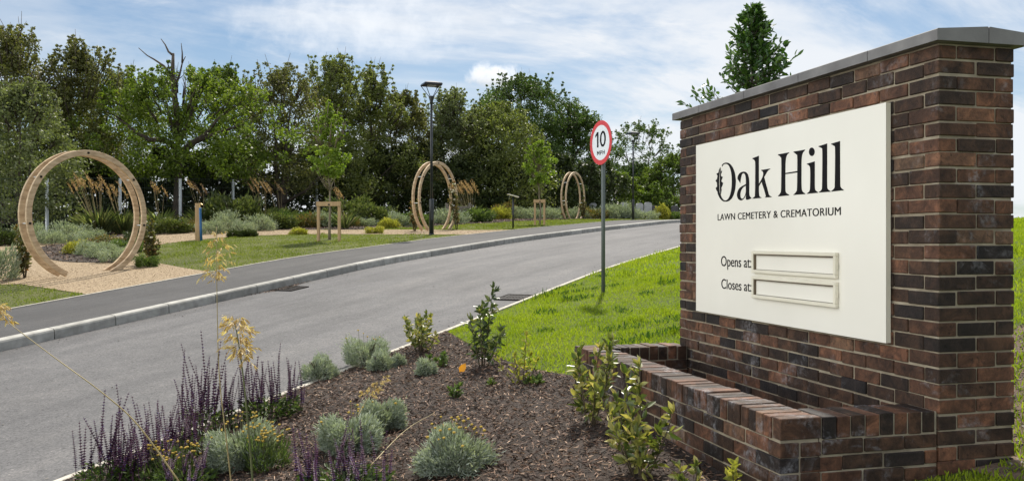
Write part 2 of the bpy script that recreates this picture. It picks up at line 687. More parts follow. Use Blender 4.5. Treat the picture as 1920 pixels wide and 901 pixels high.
MT['turf'] = ground_grass('turf', (.045, .062, .014), (.10, .135, .026), (.16, .19, .05))
MT['worn_turf'] = ground_grass('worn_turf', (.055, .06, .022), (.105, .12, .035), (.17, .165, .075))
MT['blade'] = leafmat('grass_blade', [(0, (.10, .155, .010)), (.3, (.19, .265, .014)), (.65, (.29, .36, .022)), (.92, (.38, .42, .05)), (1, (.46, .41, .14))], .5, .45, .3, clump=.9)
MT['lawn_blade'] = leafmat('lawn_blade', [(0, (.07, .10, .015)), (.4, (.145, .185, .028)), (.75, (.21, .235, .055)), (1, (.31, .28, .12))], .45, .5, .3, clump=.8)
MT['chip'] = leafmat('bark_chip', [(0, (.016, .009, .006)), (.35, (.050, .028, .020)), (.65, (.122, .068, .045)), (.86, (.24, .15, .10)), (1, (.48, .34, .24))], .02, .7, .3)
MT['timber'] = simple('larch_timber', [(.25, (.30, .20, .11)), (.42, (.47, .335, .20)), (.58, (.59, .44, .275)), (.8, (.70, .55, .37))], .65, 5, 10, (30, .4, .004), stretch=(1, 1, 4))
MT['stake'] = simple('stake_timber', [(.2, (.28, .18, .085)), (.5, (.42, .28, .14)), (.8, (.52, .37, .20))], .7, 6, 8, (40, .3, .003), stretch=(6, 6, .6))
MT['grey_timber'] = simple('weathered_timber', [(.2, (.09, .08, .062)), (.5, (.17, .15, .12)), (.8, (.24, .21, .17))], .8, 8, 8)
MT['lamp'] = simple('dark_painted_steel', [(.3, (.012, .015, .018)), (.7, (.022, .026, .03))], .32, 4, 3)
MT['glass'] = simple('lamp_lens', [(.3, (.45, .47, .48)), (.7, (.6, .62, .62))], .2, 4, 2)
MT['steel'] = simple('galvanised_post', [(.3, (.55, .60, .63)), (.7, (.70, .74, .76))], .4, 12, 5, None, .2)
MT['wire'] = simple('green_mesh_wire', [(.3, (.02, .035, .028)), (.7, (.035, .055, .045))], .5, 5, 2)
MT['grey_post'] = simple('grey_green_post', [(.3, (.070, .088, .082)), (.7, (.105, .125, .116))], .42, 5, 4)
MT['sign_white'] = simple('sign_white', [(.3, (.68, .72, .76)), (.7, (.76, .80, .83))], .4, 3, 3)
MT['sign_red'] = simple('sign_red', [(.3, (.52, .008, .016)), (.7, (.62, .012, .02))], .4, 3, 3)
MT['sign_back'] = simple('sign_back_grey', [(.3, (.15, .16, .17)), (.7, (.2, .21, .22))], .5, 3, 3)
MT['iron'] = simple('cast_iron', [(.3, (.014, .012, .011)), (.7, (.035, .031, .029))], .85, 20, 5, (60, .4, .003), spec=.15)
MT['blue'] = simple('blue_pipe', [(.3, (.01, .085, .23)), (.7, (.018, .13, .31))], .4, 5, 3)
MT['brass'] = simple('brass_tap', [(.3, (.35, .24, .09)), (.7, (.5, .36, .15))], .35, 9, 3, None, .8)
MT['slot_shade'] = simple('brown_slot_shade', [(.3, (.07, .05, .03)), (.7, (.14, .105, .06))], .6)
MT['stone'] = simple('pale_headstone', [(.25, (.30, .31, .31)), (.6, (.42, .43, .43)), (.8, (.5, .5, .49))], .75, 7, 6)
MT['dark_stone'] = simple('dark_headstone', [(.25, (.03, .028, .03)), (.7, (.07, .065, .068))], .3, 7, 6)
MT['strap'] = simple('rubber_strap', [(0, (.01, .01, .01)), (1, (.02, .02, .02))], .6)
MT['bark'] = simple('tree_bark', [(.25, (.035, .026, .02)), (.55, (.085, .066, .05)), (.8, (.15, .125, .10))], .9, 7, 8, (18, 1, .04), stretch=(3, 3, .5))
MT['pale_bark'] = simple('young_bark', [(.25, (.12, .095, .06)), (.55, (.2, .165, .11)), (.8, (.3, .26, .19))], .85, 9, 8, (30, .6, .01), stretch=(3, 3, .5))
MT['dead'] = simple('dead_wood', [(.25, (.045, .035, .03)), (.55, (.095, .075, .062)), (.8, (.16, .135, .115))], .9, 6, 8, (14, 1, .04), stretch=(3, 3, .5))
MT['stem'] = simple('plant_stem', [(.3, (.045, .035, .02)), (.7, (.10, .075, .04))], .7, 12, 4)
MT['green_stem'] = simple('green_stem', [(.3, (.06, .075, .02)), (.7, (.12, .13, .045))], .6, 12, 4)
MT['straw_stem'] = simple('straw_stem', [(.3, (.24, .185, .07)), (.7, (.40, .32, .15))], .5, 12, 4)
# foliage
LF = {
    'olive': leafmat('olive_leaf', [(0, (0.070, 0.090, 0.029)), (.45, (0.141, 0.172, 0.049)), (.8, (0.235, 0.252, 0.079)), (1, (0.376, 0.289, 0.112))], .38, clump=.45),
    'brown': leafmat('bronzed_leaf', [(0, (0.063, 0.070, 0.026)), (.4, (0.119, 0.131, 0.045)), (.75, (0.189, 0.183, 0.066)), (1, (0.264, 0.183, 0.082))], .38, clump=.45),
    'willow': leafmat('willow_leaf', [(0, (0.077, 0.100, 0.042)), (.5, (0.154, 0.182, 0.080)), (1, (0.259, 0.278, 0.144))], .4, clump=.5),
    'oak': leafmat('oak_leaf', [(0, (0.054, 0.087, 0.014)), (.45, (0.114, 0.167, 0.026)), (.8, (0.187, 0.240, 0.038)), (1, (0.254, 0.268, 0.073))], .45, clump=.5),
    'dark': leafmat('dark_oak_leaf', [(0, (0.031, 0.058, 0.017)), (.5, (0.070, 0.117, 0.029)), (.85, (0.127, 0.179, 0.043)), (1, (0.186, 0.225, 0.069))], .32, clump=.35),
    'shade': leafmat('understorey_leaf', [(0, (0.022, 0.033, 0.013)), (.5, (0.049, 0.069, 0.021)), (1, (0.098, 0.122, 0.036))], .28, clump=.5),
    'lime': leafmat('lime_leaf', [(0, (0.100, 0.158, 0.024)), (.5, (0.184, 0.266, 0.036)), (1, (0.300, 0.358, 0.066))], .45, clump=.9),
    'hedge': leafmat('bright_hedge_leaf', [(0, (0.048, 0.084, 0.018)), (.5, (0.108, 0.161, 0.030)), (1, (0.189, 0.231, 0.052))], .4, clump=.4),
    'laurel': leafmat('glossy_dark_leaf', [(0, (0.026, 0.066, 0.015)), (.6, (0.051, 0.110, 0.023)), (1, (0.094, 0.160, 0.039))], .3, .3, .6),
    'silver': leafmat('silver_leaf', [(0, (0.195, 0.233, 0.183)), (.5, (0.315, 0.359, 0.296)), (1, (0.454, 0.491, 0.422))], .22, .8, .2),
    'far_silver': leafmat('far_silver_leaf', [(0, (0.163, 0.200, 0.148)), (.5, (0.282, 0.326, 0.245)), (1, (0.430, 0.459, 0.370))], .25, .8, .2),
    'sage': leafmat('sage_leaf', [(0, (0.040, 0.071, 0.024)), (.5, (0.085, 0.128, 0.036)), (1, (0.140, 0.185, 0.060))], .38),
    'yellow': leafmat('gold_leaf', [(0, (0.175, 0.188, 0.037)), (.5, (0.300, 0.294, 0.056)), (1, (0.475, 0.425, 0.094))], .4),
    'variegated': leafmat('variegated_leaf', [(0, (0.062, 0.094, 0.025)), (.35, (0.131, 0.156, 0.040)), (.65, (0.237, 0.244, 0.069)), (.9, (0.413, 0.362, 0.112)), (1, (0.550, 0.450, 0.175))], .32, .33, .55),
    'deep_variegated': leafmat('deep_leaf', [(0, (0.036, 0.062, 0.026)), (.5, (0.078, 0.110, 0.042)), (.85, (0.144, 0.168, 0.060)), (1, (0.288, 0.264, 0.108))], .32, .33, .55),
    'rose': leafmat('rose_leaf', [(0, (0.065, 0.065, 0.026)), (.5, (0.111, 0.117, 0.039)), (.85, (0.182, 0.137, 0.052)), (1, (0.286, 0.117, 0.052))], .35),
    'reed': leafmat('reed_blade', [(0, (0.128, 0.173, 0.068)), (.5, (0.225, 0.277, 0.112)), (.85, (0.360, 0.390, 0.180)), (1, (0.510, 0.450, 0.255))], .45),
    'border_green': leafmat('border_leaf', [(0, (.045, .065, .020)), (.5, (.085, .11, .036)), (1, (.15, .165, .065))], .35),
    'plume': leafmat('plume_seed', [(0, (0.221, 0.128, 0.072)), (.5, (0.374, 0.238, 0.145)), (1, (0.510, 0.365, 0.246))], .4),
    'oat': leafmat('golden_oat', [(0, (.42, .27, .10)), (.5, (.60, .43, .21)), (1, (.80, .66, .42))], .45, .45, .4, tint=.8),
    'purple': leafmat('purple_calyx', [(0, (0.034, 0.013, 0.033)), (.45, (0.074, 0.025, 0.064)), (.80, (0.123, 0.040, 0.098)), (.9, (0.078, 0.034, 0.196)), (1, (0.123, 0.078, 0.309))], .2),
    'salvia_leaf': leafmat('salvia_leaf', [(0, (.03, .055, .018)), (.5, (.065, .10, .03)), (1, (.11, .15, .05))], .35),
    'button': simple('yellow_button', [(.3, (.26, .17, .02)), (.6, (.42, .29, .035)), (.8, (.20, .12, .03))], .8, 60, 3),
    'white': leafmat('white_petal', [(0, (.55, .52, .46)), (1, (.78, .75, .68))], .3),
    'dead_leaf': leafmat('orange_leaf', [(0, (.55, .22, .03)), (1, (.62, .27, .04))], .4),
}


# ------------------------------------------------------------------ setting: ground sheets
def grid(name, sv, nv, dz, m, kind='structure'):
    S, Nn = np.meshgrid(sv, nv, indexing='ij')
    x, y = to_xy(S, Nn)
    z = hz(S, Nn) + dz
    V = np.stack([x, y, z], -1).reshape(-1, 3)
    a, b = len(sv), len(nv)
    i = (np.arange(a - 1)[:, None] * b + np.arange(b - 1)[None]).reshape(-1)
    Fq = np.stack([i, i + b, i + b + 1, i + 1], 1)[:, ::-1]
    me = np_mesh(name, V, Fq[:, ::-1] if False else Fq)
    me.flip_normals() if me.polygons[0].normal.z < 0 else None
    o = link(name, me, m, smooth=True)
    return tag(o, kind=kind)


def drape(name, pts, dz, m, step=.45, kind='structure'):
    bm = bmesh.new()
    f0 = bm.faces.new([bm.verts.new((p[0], p[1], 0)) for p in pts])
    f0.normal_update()
    bmesh.ops.triangulate(bm, faces=bm.faces[:])
    for _ in range(9):
        e = [e for e in bm.edges if e.calc_length() > step]
        if not e:
            break
        bmesh.ops.subdivide_edges(bm, edges=e, cuts=1)
        bmesh.ops.triangulate(bm, faces=[f for f in bm.faces if len(f.verts) > 3])
    for v in bm.verts:
        s, n = v.co.x, v.co.y
        x, y = to_xy(s, n)
        v.co = (x, y, float(hz(s, n)) + dz)
    bmesh.ops.recalc_face_normals(bm, faces=bm.faces[:])
    me = bpy.data.meshes.new(name)
    bm.to_mesh(me)
    bm.free()
    if me.polygons[0].normal.z < 0:
        me.flip_normals()
    o = link(name, me, m, smooth=True)
    return tag(o, kind=kind)


def smooth_poly(pts, k=4):
    """closed Catmull-Rom through corner points, for soft edges"""
    P = np.array(pts, float)
    n = len(P)
    out = []
    for i in range(n):
        a, b, c, d = P[i - 1], P[i], P[(i + 1) % n], P[(i + 2) % n]
        for t in np.arange(k) / k:
            out.append(.5 * ((2 * b) + (c - a) * t + (2 * a - 5 * b + 4 * c - d) * t * t + (3 * b - a - 3 * c + d) * t ** 3))
    return [tuple(p) for p in out]


sv_near = np.concatenate([np.arange(-12, 30, .5), np.arange(30, 66.1, 1.0)])
far_s = np.concatenate([np.arange(-60, 60, 2.0), np.arange(60, 140, 5.0), np.array([140, 170, 220, 300, 400, 800, 1500])])
far_n = np.concatenate([np.array([-1500, -600, -200, -100, -50, -20, -10, -6]), np.array([-3.0, 0, 2, 4, 5.1, 5.19]), np.array([5.21, 7.5, 9.84, 9.90, 9.96, 11, 12.1, 14, 18, 22, 26, 30, 31, 40, 60, 120, 400, 1500])])
grid('ground', far_s, far_n, -.07, MT['turf'])
grid('road', sv_near, np.linspace(ROAD0, ROAD1, 12), 0.0, MT['road'])
grid('footpath', sv_near, np.linspace(KERB1, FOOT1 - .05, 6), 0.0, MT['path'])
grid('verge', sv_near, np.linspace(-12, ROAD0 - .06, 40), 0.0, MT['turf'])
grid('lawn', sv_near, np.linspace(FOOT1, 27, 40), 0.0, MT['worn_turf'])


def stones(name, prof, length, gap, s0, s1, m):
    """precast stones laid end to end along the road: prof is a closed (n, z) section"""
    mb = MB()
    s = s0
    while s < s1:
        vs = []
        for e in (s + gap / 2, s + length - gap / 2):
            for (n, z) in prof:
                x, y = to_xy(e, n)
                vs.append((x, y, float(fprof(e)) + z))
        k = len(prof)
        fs = [(i, (i + 1) % k, k + (i + 1) % k, k + i) for i in range(k)]
        fs += [tuple(range(k))[::-1], tuple(range(k, 2 * k))]
        mb.add(vs, fs)
        s += length
    return tag(mb.build(name, m), kind='structure')


c12 = float(cprof(FOOT1))
stones('kerb', [(9.85, -.12), (9.858, .100), (9.866, .120), (9.882, .130), (9.975, .137), (9.975, -.12)], .915, .015, -11.62, 62, MT['kerb'])
stones('road_edging', [(5.14, -.1), (5.14, .022), (5.148, .026), (5.192, .026), (5.2, .022), (5.2, -.1)], .915, .006, -11.9, 62, MT['edging'])
stones('path_edging', [(FOOT1 - .05, -.1), (FOOT1 - .05, c12 + .012), (FOOT1, c12 + .012), (FOOT1, -.1)], .915, .006, -11.9, 62, MT['edging'])

GRAVEL = [(9.9, 12.11), (12.55, 12.11), (12.8, 12.9), (13.4, 14.4), (14.6, 16.2), (16.4, 17.8), (18.5, 18.3), (20.4, 17.9), (21.5, 16.4), (21.9, 14.6), (22.3, 12.8), (22.6, 12.11), (25.6, 12.11), (25.0, 13.2), (24.8, 15), (24.2, 17), (23.2, 19.4), (21.5, 21.2), (17, 21.9), (12, 21.7), (6, 21.5), (6, 17.5), (9.6, 15.6), (10.4, 14.4)]
drape('gravel_path', GRAVEL, .008, MT['gravel'])
ISLAND = smooth_poly([(13.4, 15.2), (14.6, 17.0), (16.6, 19.0), (17.4, 20.2), (15.6, 20.5), (14.0, 18.6), (13.0, 16.6)])
drape('island_bed', ISLAND, .018, MT['soil'], .4)
BACK_BED = [(-2, 21.6), (6, 21.5), (12, 21.75), (17, 21.95), (21.6, 21.2), (23.3, 19.4), (24.4, 17.2), (26, 16.4), (30, 15.8), (34, 15.4), (38, 14.6), (41, 12.9), (62, 12.6), (62, 25), (-2, 25)]
drape('planting_bed', BACK_BED, .014, MT['soil'], .8)
drape('woodland_ground', [(-12, 25), (62, 25), (64, 26.95), (-12, 26.95)], .012, MT['soil'], 1.0)
wg = grid('woodland_floor', np.arange(-14, 110, 4.0), np.linspace(26.9, 60, 12), .0, MT['soil'])
BED = [(-3, 5.13), (2, 5.13), (4.5, 5.13), (7, 5.13), (9.05, 5.13), (8.75, 4.85), (8.35, 4.5), (7.95, 4.05), (7.5, 3.65), (7.05, 3.15), (6.8, 2.6), (6.9, 1.6), (5.4, .3), (4.3, .35), (3.6, .1), (-3, 0)]
drape('mulch_bed', BED, .02, MT['soil'], .3)
BARE = smooth_poly([(4.9, -.15), (6.0, -.20), (7.2, -.25), (8.2, -.40), (8.6, -.8), (7.6, -1.4), (5.8, -1.2), (4.9, -.8)])
drape('bare_soil', BARE, .006, MT['brown_soil'], .4)

# ------------------------------------------------------------------ the brick sign wall
W0 = np.array((2.067, 4.34))
DU = np.array((-.249, .9685))
DW = np.array((.9685, .249))
ROT_W = math.atan2(DU[1], DU[0])
AX = (np.array((*DU, 0)), np.array((*DW, 0)), np.array((0, 0, 1.)))


def wp(u, w, z):
    p = W0 + DU * u + DW * w
    return (p[0], p[1], z)


def on_wall(px, py, w):
    """photo pixel -> (u, z) on the upright plane parallel to the wall's face"""
    t = (px - 960) / F
    a = W0 + DW * w
    u = (a[0] - t * a[1]) / (t * DU[1] - DU[0])
    Y = a[1] + DU[1] * u
    return u, EYE - (py - 449) / F * Y


BR = np.random.default_rng(7)


def wbox(mb, u0, u1, w0, w1, z0, z1, ch=.0):
    mb.obox(wp((u0 + u1) / 2, (w0 + w1) / 2, (z0 + z1) / 2), AX, (u1 - u0) / 2, (w1 - w0) / 2, (z1 - z0) / 2, ch)


def brick(mb, u0, u1, w0, w1, z0, z1):
    j = BR.normal(0, .0019, 6)
    e = BR.normal(0, .011, 2)
    c = np.array(wp((u0 + u1) / 2 + j[0], (w0 + w1) / 2 + j[1], (z0 + z1) / 2 + j[2]))
    ca, sa = math.cos(e[0] * .6), math.sin(e[0] * .6)
    ax = (AX[0] * ca + AX[1] * sa, AX[1] * ca - AX[0] * sa, AX[2])
    mb.obox(c, ax, (u1 - u0) / 2 + j[3] * .7, (w1 - w0) / 2 + j[4] * .4, (z1 - z0) / 2 + j[5] * .6, .0035)


TOPZ = 2.095
LW, TW = 2.915, .44
mb = MB()
for k in range(34):
    z1 = TOPZ - .075 * k
    z0 = z1 - .065
    if z1 < -.38:
        break
    for (wa, wb) in ((0, .1025), (TW - .1025, TW)):
        if k % 2 == 0:
            for i in range(13):
                brick(mb, i * .225, i * .225 + .215, wa, wb, z0, z1)
        else:
            for i in range(12):
                brick(mb, .1125 + i * .225, .3275 + i * .225, wa, wb, z0, z1)
    for (ua, ub) in ((0, .1025), (LW - .1025, LW)):
        if k % 2 == 0:
            brick(mb, ua, ub, .1125, .3275, z0, z1)
        else:
            brick(mb, ua, ub, 0, .215, z0, z1)
            brick(mb, ua, ub, .225, .44, z0, z1)
wall = empty('sign_wall', wp(0, 0, 0), 'tall dark brick sign wall with a grey stone coping and low front planter', 'wall')


def keep(o, parent):
    """parent with the world position kept (parents here are unrotated)"""
    o.parent = parent
    o.matrix_parent_inverse = Matrix.Translation(parent.location).inverted()
    return o


wallbody = keep(mb.build('brickwork', MT['brick']), wall)
mb = MB()
wbox(mb, .009, LW - .009, .009, TW - .009, -.4, TOPZ + .008)
m_ = keep(mb.build('mortar', MT['mortar']), wallbody)
m_.matrix_parent_inverse = Matrix.Translation(wall.location).inverted()
m_.parent = wallbody
m_.matrix_parent_inverse = Matrix.Identity(4)

# coping stones: weathered top, drip overhang
CZ0, CE, RID, RW = 2.105, .056, .024, .25


def coping(u0, u1, w0, w1):
    mb = MB()

    def zt(w):
        return CZ0 + CE + RID * (1 - abs(w - RW) / .3)
    ws = [w0] + ([RW] if w0 < RW - .01 and w1 > RW + .01 else []) + [w1]
    c = .004
    sec = [(w0, CZ0), (w0, zt(w0) - c), (w0 + c, zt(w0))] + [(w, zt(w)) for w in ws[1:-1]] + [(w1 - c, zt(w1)), (w1, zt(w1) - c), (w1, CZ0)]
    k = len(sec)
    vs = [wp(u0, *p) for p in sec] + [wp(u1, *p) for p in sec]
    fs = [(i, (i + 1) % k, k + (i + 1) % k, k + i) for i in range(k)] + [tuple(range(k))[::-1], tuple(range(k, 2 * k))]
    mb.add(vs, fs)
    return keep(mb.build('coping_stone', MT['coping']), wall)


coping(-.045, .482, -.045, RW - .0025)
coping(-.045, .482, RW + .0025, .485)
for a, b in ((.488, 1.147), (1.153, 1.807), (1.813, 2.484), (2.490, 2.96)):
    coping(a, b, -.045, .485)

# the planter in front: bricks, rowlock capping, mortar, soil
PW0, PW1, PU1, PZ = -.859, -.644, 2.98, .322
mb, rl, mo = MB(), MB(), MB()
RZ0 = PZ - .1025
for k in range(9):
    z1 = RZ0 - .010 - .075 * k
    z0 = z1 - .065
    for (wa, wb) in ((PW0, PW0 + .1025), (PW1 - .1025, PW1)):
        u = 0.0 if k % 2 else .1125
        if not k % 2:
            brick(mb, 0.004, .1065, wa, wb, z0, z1)
        while u < PU1 - .06:
            brick(mb, max(u, .004), min(u + .215, PU1), wa, wb, z0, z1)
            u += .225
    for (ua, ub, uc, ud) in ((.004, .1065, .1165, .219), (PU1 - .1025, PU1, PU1 - .215, PU1 - .1125)):
        for (p, q) in ((ua, ub), (uc, ud)):
            w = PW1 - .1025 + (.0 if k % 2 else .1125) if False else PW0 + (.1125 if k % 2 else .225)
            while w < -.05:
                brick(mb, p, q, w, min(w + .215, -.006), z0, z1)
                w += .225
u = .004
while u < PU1 - .03:
    brick(rl, u, u + .065, PW0, PW1, RZ0, PZ)
    u += .0747
for (ua, ub) in ((.004, .219), (PU1 - .215, PU1)):
    w = PW1 + .010
    while w < -.05:
        brick(rl, ua, ub, w, w + .0688, RZ0, PZ)
        w += .0787
wbox(mo, .013, PU1 - .009, PW0 + .009, PW1 - .009, -.5, PZ - .007)
for (ua, ub) in ((.013, .210), (PU1 - .206, PU1 - .009)):
    wbox(mo, ua, ub, PW1 - .003, -.003, -.5, PZ - .005)
pl = keep(mb.build('planter', MT['salted_brick']), wall)
for nm, b_, m in (('rowlock_capping', rl, MT['salted_brick']), ('mortar', mo, MT['mortar'])):
    o = b_.build(nm, m)
    o.parent = pl
mb = MB()
wbox(mb, .22, PU1 - .216, PW1 + .001, -.002, -.5, -.02)
o = mb.build('planter_soil', MT['soil'])
o.parent = pl

# ------------------------------------------------------------------ the sign board
PF = -.034
u_r, z_tr = on_wall(1661, 193, PF)
u_r2, z_br = on_wall(1661, 643, PF)
u_l, z_tl = on_wall(1305, 272, PF)
_, z_bl = on_wall(1305, 582, PF)
zt_, zb_ = (z_tr + z_tl) / 2, (z_br + z_bl) / 2
board = empty('sign_board', wp((u_r + u_l) / 2, 0, zb_), 'large cream sign board lettered Oak Hill fixed to the brick wall', 'sign')


def bkeep(o, p=None):
    if p is None:
        o.parent = board
        o.matrix_parent_inverse = Matrix.Translation(board.location).inverted()
    else:
        o.parent = p
    return o


mb = MB()
wbox(mb, u_r, u_l, PF, PF + .003, zb_, zt_, .001)
panel = bkeep(mb.build('face_panel', MT['panel']))
mb = MB()
for (a, b, c, d) in ((u_r + .001, u_r + .03, zb_ + .001, zt_ - .001), (u_l - .03, u_l - .001, zb_ + .001, zt_ - .001), (u_r + .03, u_l - .03, zb_ + .001, zb_ + .03), (u_r + .03, u_l - .03, zt_ - .03, zt_ - .001)):
    wbox(mb, a, b, PF + .0035, -.004, c, d)
bkeep(mb.build('tray_edge', MT['panel_edge']))


def glyph_mesh(name, splines, place, thick=.0012):
    """filled outlines (holes by winding) placed on the board by place(x, y) -> (u, z)"""
    cu = bpy.data.curves.new(name, 'CURVE')
    cu.dimensions = '2D'
    cu.fill_mode = 'BOTH'
    cu.extrude = thick / 2
    for pts in splines:
        sp = cu.splines.new('POLY')
        sp.points.add(len(pts) - 1)
        for i, p in enumerate(pts):
            u, z = place(*p)
            sp.points[i].co = (-u, z, 0, 1)
        sp.use_cyclic_u = True
    return curve_to_wall(cu, name)


def curve_to_wall(cu, name):
    t = bpy.data.objects.new('tmp', cu)
    COL.objects.link(t)
    dg = bpy.context.evaluated_depsgraph_get()
    me = bpy.data.meshes.new_from_object(t.evaluated_get(dg))
    bpy.data.objects.remove(t)
    me.name = name
    n = len(me.vertices)
    co = np.empty(n * 3)
    me.vertices.foreach_get('co', co)
    co = co.reshape(-1, 3)
    out = np.array([wp(-c[0], PF - .0008 - c[2], c[1]) for c in co])
    me.vertices.foreach_set('co', out.ravel())
    me.update()
    return me


def dense(pts, k=4):
    """round the traced outline with a closed Catmull-Rom"""
    return smooth_poly(pts, k)


def zp(x, y):
    return on_wall(1320 + x / 5.0067, 250 + y / 5.0067, PF)


def curvy(*segs):
    """outline from segments; each segment is a list of points smoothed as an open curve, corners between them stay sharp"""
    out = []
    for sg in segs:
        P = np.array(sg, float)
        if len(P) < 3:
            out += [tuple(p) for p in P]
            continue
        Q = np.vstack([2 * P[0] - P[1], P, 2 * P[-1] - P[-2]])
        for i in range(1, len(Q) - 2):
            a, b, c, d = Q[i - 1], Q[i], Q[i + 1], Q[i + 2]
            for t in np.arange(4) / 4:
                out.append(tuple(.5 * ((2 * b) + (c - a) * t + (2 * a - 5 * b + 4 * c - d) * t * t + (3 * b - a - 3 * c + d) * t ** 3)))
        out.append(tuple(P[-1]))
    res = []
    for p in out:
        if not res or abs(p[0] - res[-1][0]) + abs(p[1] - res[-1][1]) > .4:
            res.append(p)
    return res


G = {}
G['O'] = [curvy([(168, 298), (185, 281), (212, 274), (242, 284), (270, 318), (290, 370), (299, 430), (299, 475), (291, 535), (274, 588), (250, 622), (225, 637), (203, 641), (180, 636), (160, 620), (143, 596), (126, 555)], [(126, 555), (150, 560), (160, 583), (172, 608), (190, 626), (208, 628), (228, 612), (246, 575), (258, 520), (262, 450), (258, 380), (245, 325), (225, 293), (202, 286), (184, 294), (172, 313)])]
G['leaf1'] = [[(152, 318), (141, 345), (136, 368), (118, 378), (128, 398), (123, 428), (109, 444), (122, 462), (124, 498), (110, 514), (121, 538), (138, 566), (150, 580), (147, 540), (143, 480), (144, 420), (148, 370)]]
G['leaf2'] = [[(156, 318), (160, 338), (158, 354), (170, 350), (165, 374), (158, 384), (163, 402), (177, 409), (168, 432), (163, 450), (181, 467), (172, 494), (163, 512), (167, 528), (160, 566), (154, 576), (151, 530), (148, 480), (149, 420), (152, 370)]]
G['a'] = [curvy([(342, 468), (330, 448), (316, 424), (323, 392), (340, 370), (368, 359), (395, 364), (415, 390), (425, 440), (426, 500), (426, 560), (431, 588), (449, 609)], [(449, 609), (398, 622), (395, 572)], [(395, 572), (386, 595), (372, 616), (350, 629), (328, 620), (313, 595), (312, 562), (325, 525), (350, 500), (394, 476)], [(394, 476), (394, 430), (388, 392), (375, 374), (361, 379), (353, 398), (346, 432), (342, 468)]), curvy([(394, 490), (368, 507), (348, 540), (342, 575), (346, 602), (358, 612), (373, 604), (386, 580), (394, 545)])]
G['k1'] = [curvy([(456, 233), (516, 210)], [(516, 210), (516, 490), (516, 550), (523, 590), (540, 601)], [(540, 605), (456, 613)], [(456, 608), (473, 594), (480, 560), (482, 300), (476, 255), (456, 239)])]
G['k2'] = [curvy([(537, 343), (622, 330)], [(622, 336), (600, 352), (566, 410)], [(566, 410), (606, 560), (616, 582), (636, 593)], [(635, 597), (573, 602)], [(573, 597), (580, 580), (542, 455)], [(542, 455), (516.5, 495)], [(516.5, 475), (548, 415), (557, 378), (551, 356), (537, 349)])]
G['H1'] = [curvy([(696, 197), (800, 178)], [(800, 184), (779, 206), (768, 255), (765, 370), (765, 520), (773, 556), (800, 576)], [(800, 581), (696, 591)], [(696, 586), (716, 562), (725, 515), (727, 260), (719, 222), (696, 203)])]
G['H2'] = [curvy([(842, 171), (950, 152)], [(950, 158), (930, 182), (918, 235), (916, 360), (917, 500), (927, 545), (952, 565)], [(952, 569), (842, 578)], [(842, 573), (866, 547), (875, 500), (877, 230), (867, 198), (842, 177)])]
G['H3'] = [[(766, 371), (876, 353), (876, 367), (766, 382)]]
G['i1'] = [[(1013 + 27 * math.cos(t), 173 + 40 * math.sin(t)) for t in np.linspace(0, 2 * math.pi, 28)[:-1]]]
G['i2'] = [curvy([(967, 285), (1041, 262)], [(1041, 262), (1041, 400), (1041, 500), (1048, 532), (1072, 553)], [(1072, 557), (967, 567)], [(967, 562), (989, 543), (997, 500), (998, 340), (989, 304), (967, 290)])]
G['l1'] = [curvy([(1077, 120), (1157, 95)], [(1157, 95), (1157, 300), (1157, 480), (1164, 522), (1189, 542)], [(1189, 547), (1080, 555)], [(1080, 550), (1103, 529), (1110, 480), (1112, 175), (1102, 138), (1077, 126)])]
G['l2'] = [curvy([(1195, 97), (1278, 72)], [(1278, 72), (1279, 300), (1280, 470), (1286, 507), (1312, 529)], [(1312, 534), (1196, 546)], [(1196, 541), (1221, 517), (1229, 470), (1232, 155), (1221, 118), (1195, 103)])]
bmj = bmesh.new()
leafj = bmesh.new()
for k, sp in G.items():
    me = glyph_mesh(k, sp, zp)
    (leafj if k.startswith('leaf') else bmj).from_mesh(me)
    bpy.data.meshes.remove(me)
for nm, b_ in (('title_lettering', bmj), ('oak_leaf_emblem', leafj)):
    me = bpy.data.meshes.new(nm)
    b_.to_mesh(me)
    b_.free()
    bkeep(link(nm, me, MT['ink']))


def text_curve(txt, bold=0.0, spacing=1.0):
    cu = bpy.data.curves.new('txt', 'FONT')
    cu.body = txt
    cu.size = 1.0
    cu.offset = bold
    cu.extrude = .0006
    cu.space_character = spacing
    return cu


def text_mesh(txt, bold=0.0, spacing=1.0):
    cu = text_curve(txt, bold, spacing)
    t = bpy.data.objects.new('tmp', cu)
    COL.objects.link(t)
    dg = bpy.context.evaluated_depsgraph_get()
    me = bpy.data.meshes.new_from_object(t.evaluated_get(dg))
    bpy.data.objects.remove(t)
    co = np.empty(len(me.vertices) * 3)
    me.vertices.foreach_get('co', co)
    return me, co.reshape(-1, 3)


def board_text(name, txt, x0, ybase, x1, captop, bold=0.0, spacing=1.0, weight=.0022):
    """line of sans lettering between two photo columns, baseline and cap line from the photo"""
    me, co = text_mesh(txt, bold, spacing)
    ua, za = on_wall(x0, ybase, PF)
    ub, _ = on_wall(x1, ybase, PF)
    _, zc = on_wall(x0, captop, PF)
    capm, capc = text_mesh('H')
    cap = capc[:, 1].max()
    bpy.data.meshes.remove(capm)
    sx = (ua - ub) / (co[:, 0].max() - co[:, 0].min())
    sz = (zc - za) / cap
    x = (co[:, 0] - co[:, 0].min()) * sx
    out = np.array([wp(ua - a, PF - .0008 - c[2], za + c[1] * sz) for a, c in zip(x, co)])
    me.vertices.foreach_set('co', out.ravel())
    me.update()
    b2 = bmesh.new()
    b2.from_mesh(me)
    g = bmesh.ops.duplicate(b2, geom=b2.verts[:] + b2.edges[:] + b2.faces[:])
    for v in g['geom']:
        if isinstance(v, bmesh.types.BMVert):
            v.co += Vector((-DU[0] * weight - DW[0] * .0003, -DU[1] * weight - DW[1] * .0003, 0))
    b2.to_mesh(me)
    b2.free()
    return bkeep(link(name, me, MT['ink']))


